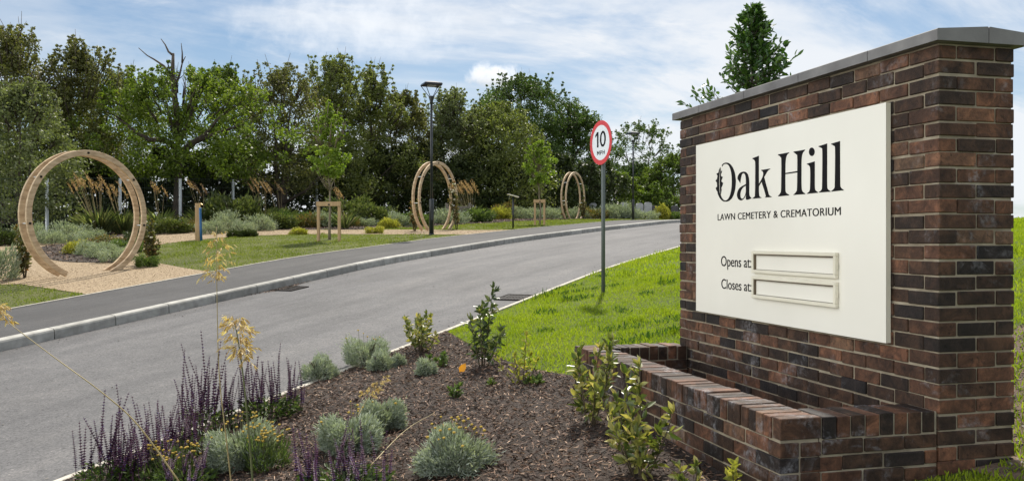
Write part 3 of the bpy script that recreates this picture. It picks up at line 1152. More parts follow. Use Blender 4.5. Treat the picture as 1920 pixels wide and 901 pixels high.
board_text('subtitle_lettering', 'LAWN CEMETERY & CREMATORIUM', 1345.8, 412.9, 1576.4, 401.2, 0.0, 1.06)
board_text('opening_lettering', 'Opens at:', 1352.2, 498.2, 1408.9, 479.6, 0.0)
board_text('closing_lettering', 'Closes at:', 1352.8, 540.1, 1408.9, 522.3, 0.0)


def time_frame(x0, x1, yt, yb):
    u1, za = on_wall(x0, yt, PF)
    u0, _ = on_wall(x1, yt, PF)
    _, zb = on_wall(x0, yb, PF)
    t, d = .022, .026
    mb = MB()
    for (a, b, c, e) in ((u0, u1, za - t, za), (u0, u1, zb, zb + t), (u0, u0 + t, zb + t, za - t), (u1 - t, u1, zb + t, za - t)):
        wbox(mb, a, b, PF - d, PF - .0005, c, e, .003)
    fr = bkeep(mb.build('time_slot_frame', MT['panel_edge']))
    mb = MB()
    wbox(mb, u0 + t, u1 - t, PF - .019, PF - .0062, za - t - .007, za - t - .0004)
    wbox(mb, u1 - t - .010, u1 - t - .0004, PF - .019, PF - .0062, zb + t, za - t - .0074)
    wbox(mb, u0 + t, u1 - t - .011, PF - .012, PF - .0062, zb + t + .0004, zb + t + .003)
    o = mb.build('slot_shade_strip', MT['slot_shade'])  # dark strips that deepen the slot's inner shadow by colour
    o.parent = fr
    mb = MB()
    wbox(mb, u0 + t, u1 - t, PF - .006, PF - .001, zb + t, za - t)
    o = mb.build('slot_insert', MT['panel'])
    o.parent = fr
    mb = MB()
    wbox(mb, u0 - .005, u0 - .0005, PF - .018, PF - .006, (za + zb) / 2 - .018, (za + zb) / 2 + .014, .001)
    o = mb.build('catch', MT['panel_edge'])
    o.parent = fr


time_frame(1414.8, 1573, 469.6, 511)
time_frame(1414.8, 1573, 516.2, 557.5)

# ------------------------------------------------------------------ speed limit sign
p = at(1131, 549)
disc_d = Vector((-.40, .917, 0)).normalized()          # along the plate, away from the camera
disc_n = Vector((-.917, -.40, 0)).normalized()         # the way it faces
sg = empty('speed_limit_sign', p, 'round red and white 10 mph sign on a slim grey post in the grass verge', 'sign')
ztop = ray(1124, 226, p.y).z - p.z
zbot = ray(1124, 309, p.y).z - p.z
R0 = (ztop - zbot) / 2
zc = (ztop + zbot) / 2
mb = MB()
mb.tube([(0, 0, -.3), (0, 0, zc + R0 * .75)], .027, 14)
mb.tube([(0, 0, zc + R0 * .75), (0, 0, zc + R0 * .75 + .01)], [.029, .024], 14)
mb.build('post', MT['grey_post'], sg, True)


def plate(r0, r1, off0, off1, n=56):
    mb = MB()
    C = Vector((0, 0, zc)) + disc_n * .0

    def P(r, a, o):
        return C + (disc_d * math.cos(a) + Vector((0, 0, 1)) * math.sin(a)) * r + disc_n * o
    vs, fs = [], []
    for i in range(n):
        a = 2 * math.pi * i / n
        vs += [P(r0, a, off0), P(r1, a, off0), P(r1, a, off1), P(r0, a, off1)]
    for i in range(n):
        j = (i + 1) % n
        for k in range(4):
            fs.append((i * 4 + k, i * 4 + (k + 1) % 4, j * 4 + (k + 1) % 4, j * 4 + k))
    mb.add(vs, fs)
    return mb


plate(.001, R0, .034, .037).build('backing_plate', MT['sign_back'], sg)
face = plate(.001, R0 * .80, .0375, .0395).build('white_face', MT['sign_white'], sg)
plate(R0 * .79, R0, .0375, .0405).build('red_border', MT['sign_red'], sg)
for z in (zc - R0 * .45, zc + R0 * .45):
    mb = MB()
    mb.bar(Vector((0, 0, z)) - disc_d * R0 * .5 + disc_n * .031, Vector((0, 0, z)) + disc_d * R0 * .5 + disc_n * .031, .03, .008, disc_n)
    mb.build('mounting_channel', MT['sign_back'], sg)


def sign_shape(name, polys):
    """bold sign figures as flat solid plates: polys in units of the plate's radius"""
    mb = MB()
    for pl_ in polys:
        k = len(pl_)
        vs = []
        for o_ in (.0405, .0412):
            vs += [Vector((0, 0, zc + R0 * b)) - disc_d * (R0 * a) + disc_n * o_ for a, b in pl_]
        mb.add(vs, [tuple(range(k))[::-1], tuple(range(k, 2 * k))] + [(i, (i + 1) % k, k + (i + 1) % k, k + i) for i in range(k)])
    return mb.build(name, MT['ink'], face)


def arc_band(cx, cz, rx, rz, w, h, a0, a1, n):
    A = [a0 + (a1 - a0) * i / n for i in range(n + 1)]
    E_ = lambda a, x, z: (cx + x * math.cos(a), cz + z * math.sin(a))
    return [[E_(A[i], rx, rz), E_(A[i + 1], rx, rz), E_(A[i + 1], rx - w, rz - h), E_(A[i], rx - w, rz - h)] for i in range(n)]


bx_ = lambda a, b, c, d: [(a, c), (b, c), (b, d), (a, d)]
sign_shape('figure', [bx_(-.335, -.20, -.20, .50), [(-.335, .50), (-.335, .36), (-.50, .26), (-.50, .37)]])
sign_shape('figure', arc_band(.20, .15, .27, .36, .135, .105, 0, 2 * math.pi, 32))
z0_, z1_ = -.55, -.36
sign_shape('letter', [bx_(-.33, -.285, z0_, z1_), bx_(-.145, -.10, z0_, z1_), [(-.285, z1_), (-.285, z1_ - .07), (-.215, z0_ + .03), (-.215, z0_ + .10)], [(-.215, z0_ + .10), (-.215, z0_ + .03), (-.145, z1_ - .07), (-.145, z1_)]])
sign_shape('letter', [bx_(-.045, 0, z0_, z1_), bx_(0, .055, z1_ - .035, z1_), bx_(0, .055, z1_ - .125, z1_ - .09)] + arc_band(.055, z1_ - .0625, .07, .0625, .045, .035, -math.pi / 2, math.pi / 2, 8))
sign_shape('letter', [bx_(.175, .22, z0_, z1_), bx_(.325, .37, z0_, z1_), bx_(.22, .325, z0_ + .08, z0_ + .115)])


# ------------------------------------------------------------------ lamp posts
def lamp(px, py, ytop, label):
    p = at(px, py)
    Hh = ray(px, ytop, p.y).z - p.z
    o = empty('lamp_post', p, label, 'lamp post', 'dark lamp posts along the footpath', rz=.35)
    k = Hh / 4.6
    mb = MB()
    mb.lathe([(.072 * k, -.2), (.074 * k, 1.02 * k), (.066 * k, 1.06 * k), (.04 * k, 1.09 * k)], 20)
    mb.lathe([(.082 * k, -.02), (.082 * k, .03), (.073 * k, .035)], 20)
    mb.build('base_sleeve', MT['lamp'], o, True)
    mb = MB()
    mb.box(-.03 * k, .03 * k, -.077 * k, -.070 * k, .45 * k, .8 * k, .003)
    mb.build('access_door', MT['lamp'], o)
    mb = MB()
    mb.lathe([(.044 * k, 1.0 * k), (.036 * k, Hh - .62 * k)], 16)
    mb.build('pole', MT['lamp'], o, True)
    mb = MB()
    mb.lathe([(.037 * k, Hh - .70 * k), (.042 * k, Hh - .62 * k), (.088 * k, Hh - .46 * k), (.088 * k, Hh - .44 * k), (.02 * k, Hh - .435 * k)], 20)
    mb.build('spigot_cone', MT['lamp'], o, True)
    hd = MB()
    hd.lathe([(.37 * k, Hh - .125 * k), (.39 * k, Hh - .11 * k), (.37 * k, Hh - .06 * k), (.13 * k, Hh), (.01 * k, Hh + .004)], 4, ph=math.pi / 4)
    head = hd.build('canopy', MT['lamp'], o)
    mb = MB()
    mb.lathe([(.17 * k, Hh - .145 * k), (.17 * k, Hh - .126 * k)], 4, ph=math.pi / 4)
    mb.build('light_lens', MT['glass'], head)
    for q in range(4):
        a = math.pi / 4 + q * math.pi / 2
        mb = MB()
        mb.tube([(.075 * k * math.cos(a), .075 * k * math.sin(a), Hh - .46 * k), (.36 * k * math.cos(a), .36 * k * math.sin(a), Hh - .115 * k)], .011 * k, 6)
        mb.build('strut', MT['lamp'], o)


lamp(809, 440, 153, 'dark lamp post with flat canopy standing in front of the middle timber ring')
lamp(1187, 412, 247, 'smaller distant dark lamp post beside the pale headstones')


# ------------------------------------------------------------------ timber moon gates
def gate(px, Z, ctr_y, top_y, theta, label, gap=.17):
    R = (ctr_y - top_y) / F * Z
    x = (px - 960) / F * Z
    zg = float(H(x, Z))
    zc = EYE - (ctr_y - 449) / F * Z - zg
    o = empty('moon_gate', (x, Z, zg), label, 'moon gate', 'circular timber moon gates along the path')
    nrm = Vector((-math.sin(theta), math.cos(theta), 0))
    d = Vector((math.cos(theta), math.sin(theta), 0))
    wr, th = .105, .05
    a0 = math.asin(max(-1, -(zc + .02) / R))
    hoops = []
    for s in (0, 1):
        off = nrm * (s * (gap + th))
        for half in (0, 1):
            pass
        mb = MB()
        n = 72
        vs, fs = [], []
        for i in range(n + 1):
            a = a0 + (math.pi - 2 * a0) * i / n
            for (r, t) in ((R - wr, 0), (R, 0), (R, th), (R - wr, th)):
                vs.append(off + nrm * t + d * (r * math.cos(a)) + Vector((0, 0, zc + r * math.sin(a))))
        for i in range(n):
            for k in range(4):
                fs.append((i * 4 + k, i * 4 + (k + 1) % 4, i * 4 + 4 + (k + 1) % 4, i * 4 + 4 + k))
        fs += [(3, 2, 1, 0), tuple(n * 4 + k for k in range(4))]
        mb.add(vs, fs)
        me = mb.mesh('hoop')
        ob = link('hoop', me, MT['timber'], o)
        bv = ob.modifiers.new('bevel', 'BEVEL')
        bv.width = .008
        bv.segments = 2
        bv.limit_method = 'ANGLE'
        hoops.append(ob)
    for a in (rad(92), rad(38), rad(145), rad(-8), rad(188)):
        q = d * ((R - wr / 2) * math.cos(a)) + Vector((0, 0, zc + (R - wr / 2) * math.sin(a)))
        mb = MB()
        mb.tube([q - nrm * .006, q + nrm * (gap + 2 * th + .006)], .011, 8)
        bt = mb.build('spacer_rod', MT['steel'], o, True)
        mb = MB()
        mb.tube([q - nrm * .012, q + nrm * .004], .022, 10)
        mb.build('washer', MT['iron'], bt)
    return o, d, nrm, R, zc


G1 = gate(169.5, 16.6, 404, 281.5, rad(59), 'nearest and largest timber moon gate with the gravel path running through it')
G2 = gate(823.7, 28.2, 373.5, 302.5, rad(63.6), 'middle timber moon gate partly behind the dark lamp post')
G3 = gate(1079.8, 41.0, 371.5, 322, rad(64.5), 'farthest narrow timber moon gate beside the 10 mph sign')

# ------------------------------------------------------------------ fence, lectern, tap, bin, gullies, headstones
FN = 25.0


def fence_s(px):
    t = (px - 960) / F
    Z = FN / (CR - SR * t)
    return CR * t * Z + SR * Z


p0 = to_xy(fence_s(88), FN)
fen = empty('fence', (p0[0], p0[1], float(H(*p0))), 'green mesh fence on slim galvanised posts before the dark trees', 'fence')
fs_ = [fence_s(88) - 5.3, fence_s(88) - 2.6] + [fence_s(v) for v in (88, 225, 338, 437, 521, 594, 656, 720)]
FH = 1.75


def fpt(s, z):
    x, y = to_xy(s, FN)
    return Vector((x, y, float(H(x, y)) + z)) - fen.location


for i, s in enumerate(fs_):
    mb = MB()
    a, b = fpt(s, -.2), fpt(s, FH)
    w = .07 if i < 8 else .09
    mb.bar(a, b, w, w, (SR, -CR, 0))
    po = mb.build('post', MT['steel'], fen)
    if i >= 8:
        for e in ((-1, 1)[i - 8 :][:1] if i == 8 else (-1,)):
            mb = MB()
            mb.bar(fpt(s, FH - .25), fpt(s + (1.3 if i == 8 else -1.3), .2), .05, .05)
            mb.build('brace', MT['steel'], po)
mb = MB()
sA, sB = fs_[0], fs_[-1]
for z in np.arange(.1, FH + .01, .33):
    ss = np.arange(sA, sB + .1, 2.0)
    mb.tube([fpt(s, z) for s in ss], .006 if z < FH - .2 else .009, 4)
for s in np.arange(sA, sB, .10):
    mb.bar(fpt(s, .05), fpt(s, FH - .02), .004, .004)
mb.build('wire_mesh', MT['wire'], fen)

p = gd(962, 29.5)
le = empty('lectern', p, 'slim dark lectern with a tilted pale plaque standing on the lawn', 'lectern')
hh = ray(962, 368, p.y).z - p.z
mb = MB()
mb.tube([(0, 0, -.1), (0, 0, hh)], .03, 10)
mb.build('post', MT['lamp'], le, True)
mb = MB()
t = Vector((.93, .12, -.26)).normalized()
mb.obox((0, 0, hh + .02), (t, Vector((-.1, .99, 0)).normalized(), t.cross(Vector((-.1, .99, 0)).normalized())), .19, .16, .012, .003)
mb.build('plaque', MT['panel_edge'], le)

p = at(371, 451)
tp = empty('standpipe', p, 'wooden post with a bright blue water pipe and tap at the lawn edge', 'standpipe')
hh = ray(371, 381, p.y).z - p.z
mb = MB()
mb.box(-.06, .06, -.05, .05, -.2, hh, .006)
mb.build('post', MT['stake'], tp)
mb = MB()
mb.tube([(.12, -.08, 0), (.105, -.075, .3), (.085, -.065, hh * .8), (.08, -.065, hh - .12)], [.034, .034, .034, .03], 10)
pp = mb.build('pipe', MT['blue'], tp, True)
mb = MB()
mb.tube([(.08, -.065, hh - .14), (.08, -.065, hh - .04), (.12, -.08, hh - .02), (.16, -.1, hh - .05)], .018, 8)
mb.bar((.06, -.065, hh + .0), (.13, -.065, hh + .0), .012, .012)
mb.build('tap', MT['brass'], pp)

p = gd(858, 36.0)
bn = empty('slatted_bin', p, 'weathered slatted timber compost bin behind the middle ring', 'bin')
for a, b in (((-.5, 0), (.5, 0)), ((-.5, .8), (.5, .8)), ((-.5, 0), (-.5, .8)), ((.5, 0), (.5, .8))):
    mb = MB()
    for z in np.arange(.08, .72, .13):
        mb.bar((*a, z), (*b, z), .022, .1)
    mb.build('slat_side', MT['grey_timber'], bn)
for x in (-.46, .46):
    for y in (.04, .76):
        mb = MB()
        mb.box(x - .035, x + .035, y - .035, y + .035, -.1, .78)
        mb.build('corner_post', MT['grey_timber'], bn)


def gully(s, n, label, L_=.46, W_=.42):
    x, y = to_xy(s, n)
    z = float(H(x, y)) + .007
    o = empty('drain_grate', (x, y, z), label, 'drain', rz=math.atan2(SR, CR))
    sl = float(fprof(s + .3) - fprof(s - .3)) / .6
    o.rotation_euler = (0, -math.atan(sl), math.atan2(SR, CR))
    mb = MB()
    for (a, b, c, d) in ((-L_ / 2, L_ / 2, -W_ / 2, -W_ / 2 + .035), (-L_ / 2, L_ / 2, W_ / 2 - .035, W_ / 2), (-L_ / 2, -L_ / 2 + .035, -W_ / 2 + .035, W_ / 2 - .035), (L_ / 2 - .035, L_ / 2, -W_ / 2 + .035, W_ / 2 - .035)):
        mb.box(a, b, c, d, -.05, .010, .002)
    mb.build('frame', MT['iron'], o)
    mb = MB()
    for i in range(7):
        y0 = -W_ / 2 + .055 + i * (W_ - .11) / 6.5
        mb.box(-L_ / 2 + .036, L_ / 2 - .036, y0 - .012, y0 + .012, -.03, .006)
    mb.box(-.02, .02, -W_ / 2 + .036, W_ / 2 - .036, -.032, .003)
    mb.build('grating', MT['iron'], o)
    mb = MB()
    mb.box(-L_ / 2 + .01, L_ / 2 - .01, -W_ / 2 + .01, W_ / 2 - .01, .0012, .0022)  # thin black sheet standing in for the dark of the pit below
    mb.build('dark_pit_sheet', MT['strap'], o)


gully(11.55, 5.43, 'iron drain grate in the road beside the green verge')
gully(11.75, 9.60, 'iron drain grate against the far kerb, half hidden by litter')


def headstone(px, Z, w, h, m, label, group):
    p = gd(px, Z)
    o = empty('headstone', p, label, 'headstone', group, rz=.15)
    n = 14
    out = [(-w / 2, -.1), (w / 2, -.1), (w / 2, h - w * .28)]
    out += [(w / 2 * math.cos(t), h - w * .28 + w * .28 * math.sin(t)) for t in np.linspace(0, math.pi, n)[1:-1]]
    out += [(-w / 2, h - w * .28)]
    k = len(out)
    mb = MB()
    mb.add([(a, -.05, b) for a, b in out] + [(a, .05, b) for a, b in out], [tuple(range(k)), tuple(range(k, 2 * k))[::-1]] + [(i, k + i, k + (i + 1) % k, (i + 1) % k) for i in range(k)])
    mb.build('tablet', m, o)
    mb = MB()
    mb.box(-w * .62, w * .62, -.12, .12, -.1, .09, .01)
    mb.build('plinth', m, o)


for a in ((1112, 51, .42, .95, 'stone', 'pale headstone just left of the 10 mph sign post', None),
          (1170, 51, .42, 1.0, 'stone', 'pale round-topped headstone left of the distant lamp post', None),
          (1199, 50, .42, .95, 'stone', 'pale round-topped headstone nearest the distant lamp post on its right', None),
          (1215, 50, .42, 1.0, 'stone', 'tallest pale headstone between the lamp-side stone and dark stone', None),
          (1227, 51, .42, .85, 'dark_stone', 'dark headstone between the pale stones and the yellow bush', None),
          (1265, 51, .42, .85, 'dark_stone', 'dark headstone closest to the brick wall edge', None)):
    headstone(a[0], a[1], a[2], a[3], MT[a[4]], a[5], 'headstones beyond the shrub border')


# ------------------------------------------------------------------ plants: builders
def rnd_dirs(rng, n, up=0.0):
    d = rng.normal(size=(n, 3))
    d[:, 2] += up
    return unit(d)


def crown_mesh(name, C, R, per, leaf, rng, flat=.75, quad=True, rep=None):
    """leaf faces scattered in clumps: C centres, R clump radii, per leaves each"""
    m = len(C)
    idx = np.repeat(np.arange(m), per if rep is None else rep)
    n = len(idx)
    g = rng.normal(size=(n, 3))
    g = g / np.maximum(np.linalg.norm(g, axis=1, keepdims=True), 1e-6) * (rng.random((n, 1)) ** .55 * 1.15)
    g[:, 2] *= flat
    P = C[idx] + g * R[idx][:, None]
    D = rnd_dirs(rng, n, -.25)
    Nn = rnd_dirs(rng, n, .7)
    L = leaf * rng.uniform(.6, 1.3, n)
    if quad:
        V, Fq = quad_arrays(P, D, Nn, L, L * .62)
    else:
        V, Fq = leaf_arrays(P, D, Nn, L, L * .5)
    return np_mesh(name, V, Fq)


PROF = {
    'round': lambda t: np.sqrt(np.maximum(1 - (2 * t - .9) ** 2 / 1.25, .02)),
    'cone': lambda t: np.maximum(1.12 * (1 - t) ** .8, .05) * np.minimum(1, .55 + t * 4),
    'column': lambda t: np.maximum(1 - t ** 2.2, .08) * np.minimum(1, .7 + t),
    'broad': lambda t: np.sqrt(np.maximum(1 - (1.7 * t - .6) ** 2, .05)),
    'ragged': lambda t: np.maximum(1 - t ** 1.6, .12) * np.minimum(1, .75 + .6 * t),
}


def tree(name, label, px, Z, ytop, wpx, base_frac, prof, lf, seed, clumps=150, per=70, leaf=.14, trunk_r=.16, stems=1, cr=(.075, .15), bark='bark', group=None, py=None, cat='tree', wobble=.3, depth=.8, clear=None, limbs=34):
    if cat == 'tree' and py is None and wpx > 100:
        clumps, per, leaf, cr = int(clumps * 1.9), int(per * .95), leaf * .78, (cr[0] * .72, cr[1] * .78)
    rng = np.random.default_rng(seed)
    p = gd(px, Z) if py is None else at(px, py)
    Z = p.y
    Hh = ray(px, ytop, Z).z - p.z
    W = wpx * (1.12 if cat == 'tree' and py is None else 1.0) / F * Z
    root = empty(name, p, label, cat, group)
    b0 = base_frac * Hh
    # clump centres inside an uneven outline
    t = rng.beta(1.15, 1.2, clumps)
    a = rng.uniform(0, 2 * math.pi, clumps)
    ph = rng.uniform(0, 6.28, 4)
    mod = 1 + wobble * (.5 * np.sin(2 * a + ph[0] + 3 * t) + .5 * np.sin(3 * a + ph[1] - 4 * t) + .4 * np.sin(9 * t + ph[2]))
    rr = PROF[prof](t) * W / 2 * mod
    q = rng.random(clumps) ** .42
    C = np.stack([rr * q * np.cos(a), rr * q * np.sin(a) * depth, b0 + t * (Hh - b0) * .96], 1)
    Rc = W * rng.uniform(cr[0], cr[1], clumps) * (1.15 - .5 * t)
    # leading shoots that break the top outline
    k = max(6, clumps // 5)
    ta = rng.uniform(0, 6.28, k)
    tr = rng.random(k) ** .6 * W * .42
    lead = []
    for i in range(k):
        hmax = b0 + (Hh - b0) * (1 - (tr[i] / (W * .5)) ** 2 * .55)
        base = np.array([tr[i] * math.cos(ta[i]), tr[i] * math.sin(ta[i]) * depth, hmax * .93])
        ln = Hh * rng.uniform(.04, .15)
        dr = np.array([rng.normal(0, .25), rng.normal(0, .25), 1.])
        for j in range(6):
            lead.append((base + dr * ln * j / 5 + rng.normal(0, .05, 3), min(W * .03, .17) * (1.25 - j / 6)))
    C2 = np.array([l[0] for l in lead])
    C2[:, 2] = np.minimum(C2[:, 2], Hh)
    R2 = np.array([l[1] for l in lead])
    CC, RR = np.vstack([C, C2]), np.concatenate([Rc, R2])
    nC = len(Rc)
    if clear is not None:
        qx = 960 + F * (CC[:, 0] + p.x) / (CC[:, 1] + p.y)
        qy = 449 - F * (CC[:, 2] + p.z - EYE) / (CC[:, 1] + p.y)
        ok = ~clear(qx, qy)
        nC = int(ok[:nC].sum())
        CC, RR = CC[ok], RR[ok]
    me = crown_mesh('crown', CC, RR, per, leaf, rng, rep=np.where(np.arange(len(RR)) < nC, per, max(6, int(per * .22))))
    # trunk, limbs to the clumps
    mb = MB()
    heads = []
    for s in range(stems):
        an = rng.uniform(0, 6.28)
        sp = 0 if stems == 1 else W * .16
        pts, rs = [], []
        for j in range(7):
            f = j / 6
            pts.append((sp * f * math.cos(an) + rng.normal(0, .02) * Hh * .3 * (j > 0), sp * f * math.sin(an) + rng.normal(0, .02) * Hh * .3 * (j > 0), -.2 + f * (Hh * .80)))
            rs.append(trunk_r * (1.25 if j == 0 else 1 - .86 * f) / (1 if stems == 1 else 1.7))
        mb.tube(pts, rs, 9)
        heads.append((pts, rs))
    order = rng.permutation(clumps)[:limbs]
    for ci in order:
        pts, rs = heads[rng.integers(stems)]
        zc_ = C[ci][2]
        zs = max(b0 * .6, zc_ - np.hypot(C[ci][0], C[ci][1]) * rng.uniform(.5, 1.0) - .1)
        f = min(max(zs / (Hh * .80), .12), .9) * 6
        i0 = int(f)
        A = np.array(pts[i0]) + (np.array(pts[min(i0 + 1, 6)]) - np.array(pts[i0])) * (f - i0)
        B = C[ci]
        mid = (A + B) / 2 + np.array([rng.normal(0, .05) * W, rng.normal(0, .05) * W, -.02 * Hh])
        r0 = max(rs[min(i0, 6)] * .42, .012)
        mb.tube([A, mid, B], [r0, r0 * .6, r0 * .2], 5)
    for i in range(0, len(lead), 6):
        mb.tube([lead[i][0] * np.array([.7, .7, .9]), lead[i][0], lead[i + 5][0]], [.03, .015, .006], 4)
    mb.build('trunk', MT[bark], root, True)
    link('crown', me, LF[lf], root)
    return root


# ------------------------------------------------------------------ the tree belt behind the fence
BELT = 'trees in the belt behind the fence'
tree('tree', 'tall bronze-green tree with ragged top at the far left edge', 20, 33, 52, 250, .16, 'ragged', 'brown', 11, 170, 80, .13, .17, 3, group=BELT)
tree('tree', 'bronze-green tree with a thin spiky top rising above the near ring', 148, 34, 74, 190, .18, 'ragged', 'brown', 12, 140, 80, .13, .15, 2, group=BELT)
tree('willow', 'pale grey-green willow low at the left edge behind the near ring', 40, 28.5, 152, 210, .10, 'broad', 'willow', 13, 150, 80, .12, .12, 3, group=BELT)
tree('tree', 'olive tree filling the gap between the near ring and the oak', 215, 38, 130, 190, .14, 'broad', 'olive', 14, 150, 80, .13, .14, 2, group=BELT)
oak = tree('oak_tree', 'bright green oak with a thick trunk and a dead bare top', 335, 34, 124, 330, .30, 'broad', 'oak', 15, 160, 80, .15, .22, 1, (.05, .09), group=BELT, wobble=.5, depth=.6, limbs=0,
           clear=lambda x, y: (abs(x - 337) < 17) & (y < 196))
# its dead top
ob = gd(345, 34)
mb = MB()
T = lambda px, py: ray(px, py, 33.4) - ob
trunk_pts = [T(345, 250), T(340, 200), T(335, 160), T(334, 128), T(335, 100)]
mb.tube(trunk_pts, [.12, .11, .095, .075, .045], 9)
for pts, r in (([T(335, 148), T(318, 124), T(300, 112), T(286, 104), T(270, 90)], .05), ([T(336, 105), T(326, 97), T(320, 84), T(312, 73)], .05), ([T(338, 165), T(347, 140), T(352, 118), T(358, 106)], .05), ([T(352, 118), T(352, 100), T(350, 81)], .04), ([T(328, 130), T(325, 120), T(323, 111)], .03), ([T(343, 150), T(352, 143), T(360, 133)], .02)):
    mb.tube(pts, [r * (1 - .75 * i / (len(pts) - 1)) for i in range(len(pts))], 7)
mb.build('dead_top', MT['dead'], oak, True)
mb = MB()
for pts, r in (([T(345, 290), T(372, 268), T(395, 252), T(425, 215)], .15), ([T(345, 280), T(318, 262), T(290, 262), T(262, 245), T(225, 215)], .13), ([T(346, 265), T(362, 235), T(372, 205), T(366, 180)], .12), ([T(372, 268), T(420, 248), T(470, 232)], .09), ([T(342, 262), T(330, 225), T(322, 190)], .11), ([T(347, 330), T(333, 300), T(318, 292)], .07)):
    mb.tube(pts, [r * (1 - .7 * i / (len(pts) - 1)) for i in range(len(pts))], 8)
mb.build('bough', MT['bark'], oak, True)
tree('tree', 'dark green rounded tree peeping over the right side of the oak', 420, 38, 122, 130, .3, 'round', 'hedge', 16, 90, 80, .15, .14, group=BELT)
tree('tree', 'multi-stemmed tree with thin brownish top between oak and staked sapling', 525, 37, 122, 200, .22, 'ragged', 'brown', 17, 130, 70, .13, .2, 3, group=BELT, wobble=.5)
tree('tree', 'tall olive tree directly behind the nearer staked sapling', 622, 41, 106, 180, .14, 'ragged', 'olive', 18, 160, 80, .14, .16, 2, group=BELT)
tree('tree', 'narrow pointed olive tree right of the nearer sapling', 695, 43, 122, 150, .12, 'cone', 'olive', 19, 140, 80, .14, .15, 1, group=BELT, wobble=.4)
tree('tree', 'dull bronze tree in the dip just left of the near lamp post', 752, 45, 172, 150, .12, 'broad', 'brown', 20, 130, 80, .15, .14, 2, group=BELT)
tree('tree', 'feathery olive tree rising right behind the near lamp post', 846, 47, 168, 160, .12, 'ragged', 'willow', 21, 150, 80, .15, .14, 2, group=BELT)
tree('tree', 'broad khaki tree with hanging skirts right of the middle ring', 935, 48, 192, 190, .10, 'broad', 'olive', 22, 180, 80, .16, .16, 2, group=BELT, wobble=.2)
tree('oak_tree', 'big dark green oak forming the highest dome behind the far ring', 985, 60, 143, 260, .12, 'broad', 'dark', 23, 230, 90, .19, .4, 1, (.05, .09), group=BELT, wobble=.25)
tree('oak_tree', 'dark green oak shoulder sloping down behind the 10 mph sign', 1075, 61, 208, 150, .10, 'round', 'dark', 24, 140, 90, .19, .3, 1, (.07, .12), group=BELT)
tree('tree', 'airy open-crowned tree above the distant lamp post', 1198, 72, 226, 150, .22, 'round', 'dark', 25, 105, 42, .21, .22, 2, (.05, .085), group=BELT, wobble=.3)
tree('tree', 'dense green tree low against the brick wall edge', 1262, 66, 290, 120, .05, 'broad', 'hedge', 26, 110, 80, .2, .15, 1, (.07, .12), group=BELT)
tree('tree', 'lower green tree behind the distant lamp post', 1195, 68, 305, 140, .08, 'broad', 'dark', 27, 120, 80, .2, .15, 1, (.07, .12), group=BELT)
HB = 'bright bushes at the end of the tree belt'
tree('bush', 'bright yellow-green bush right of the 10 mph sign post', 1160, 56, 322, 90, .02, 'round', 'oak', 28, 70, 80, .18, .06, 3, (.08, .14), group=HB, cat='bush')
tree('bush', 'light green bush between the distant lamp and the brick wall', 1225, 57, 342, 80, .02, 'round', 'hedge', 29, 70, 80, .18, .06, 3, (.08, .14), group=HB, cat='bush')
tree('bush', 'lime bush between the far sapling and the far ring', 1035, 54, 300, 110, .06, 'round', 'hedge', 30, 80, 80, .17, .06, 3, (.08, .14), group=HB, cat='bush')
# dark understorey
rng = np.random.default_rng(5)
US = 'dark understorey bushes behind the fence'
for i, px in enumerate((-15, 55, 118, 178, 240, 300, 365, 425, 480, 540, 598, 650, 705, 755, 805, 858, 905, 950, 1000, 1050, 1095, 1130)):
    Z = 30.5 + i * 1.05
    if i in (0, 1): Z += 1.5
    tree('understorey_bush', 'dark leafy understorey bush in the shade behind the mesh fence', px, Z, 282 + rng.integers(-22, 22), 105 + int(rng.integers(0, 30)), .0, 'broad', 'shade', 100 + i, 70, 60, .17, .05, 4, (.10, .17), group=US, cat='bush', wobble=.25, depth=.5)

# ------------------------------------------------------------------ staked saplings and the tree beyond the wall
SAP = 'staked saplings on the lawn'
tree('sapling', 'young lime green sapling with a slim trunk on the nearer lawn', 618, 23, 190, 66, .46, 'column', 'lime', 41, 85, 46, .085, .04, 1, (.07, .14), 'pale_bark', SAP, py=449, wobble=.3, depth=1.0)
tree('sapling', 'small lime green sapling beside the lectern', 1012, 33, 262, 62, .50, 'column', 'lime', 42, 66, 42, .10, .04, 1, (.08, .15), 'pale_bark', SAP, py=421, wobble=.3, depth=1.0)


def stake_frame(xa, xb, py, ytop, label):
    a = at((xa + xb) / 2, py)
    w = (xb - xa) / F * a.y
    hh = ray(xa, ytop, a.y).z - a.z
    o = empty('stake_frame', a, label, 'tree stake', 'timber stake frames round the saplings', rz=-.12)
    k = hh / 1.0
    for s in (-1, 1):
        mb = MB()
        mb.box(s * w / 2 - .035, s * w / 2 + .035, -.1 - .035, -.1 + .035, -.3, hh - .0, .006)
        mb.build('stake', MT['stake'], o)
    mb = MB()
    mb.box(-w / 2 - .045, w / 2 + .045, -.165, -.137, hh - .12, hh - .005, .004)
    cb = mb.build('crossbar', MT['stake'], o)
    mb = MB()
    mb.box(-.005, .045, -.172, .06, hh - .10, hh - .06, .004)
    mb.build('tree_tie', MT['strap'], o)


stake_frame(599, 639, 452, 378, 'nearer H-shaped timber stake frame holding the lime sapling')
stake_frame(1003.5, 1021, 422, 374, 'farther H-shaped timber stake frame beside the lectern')

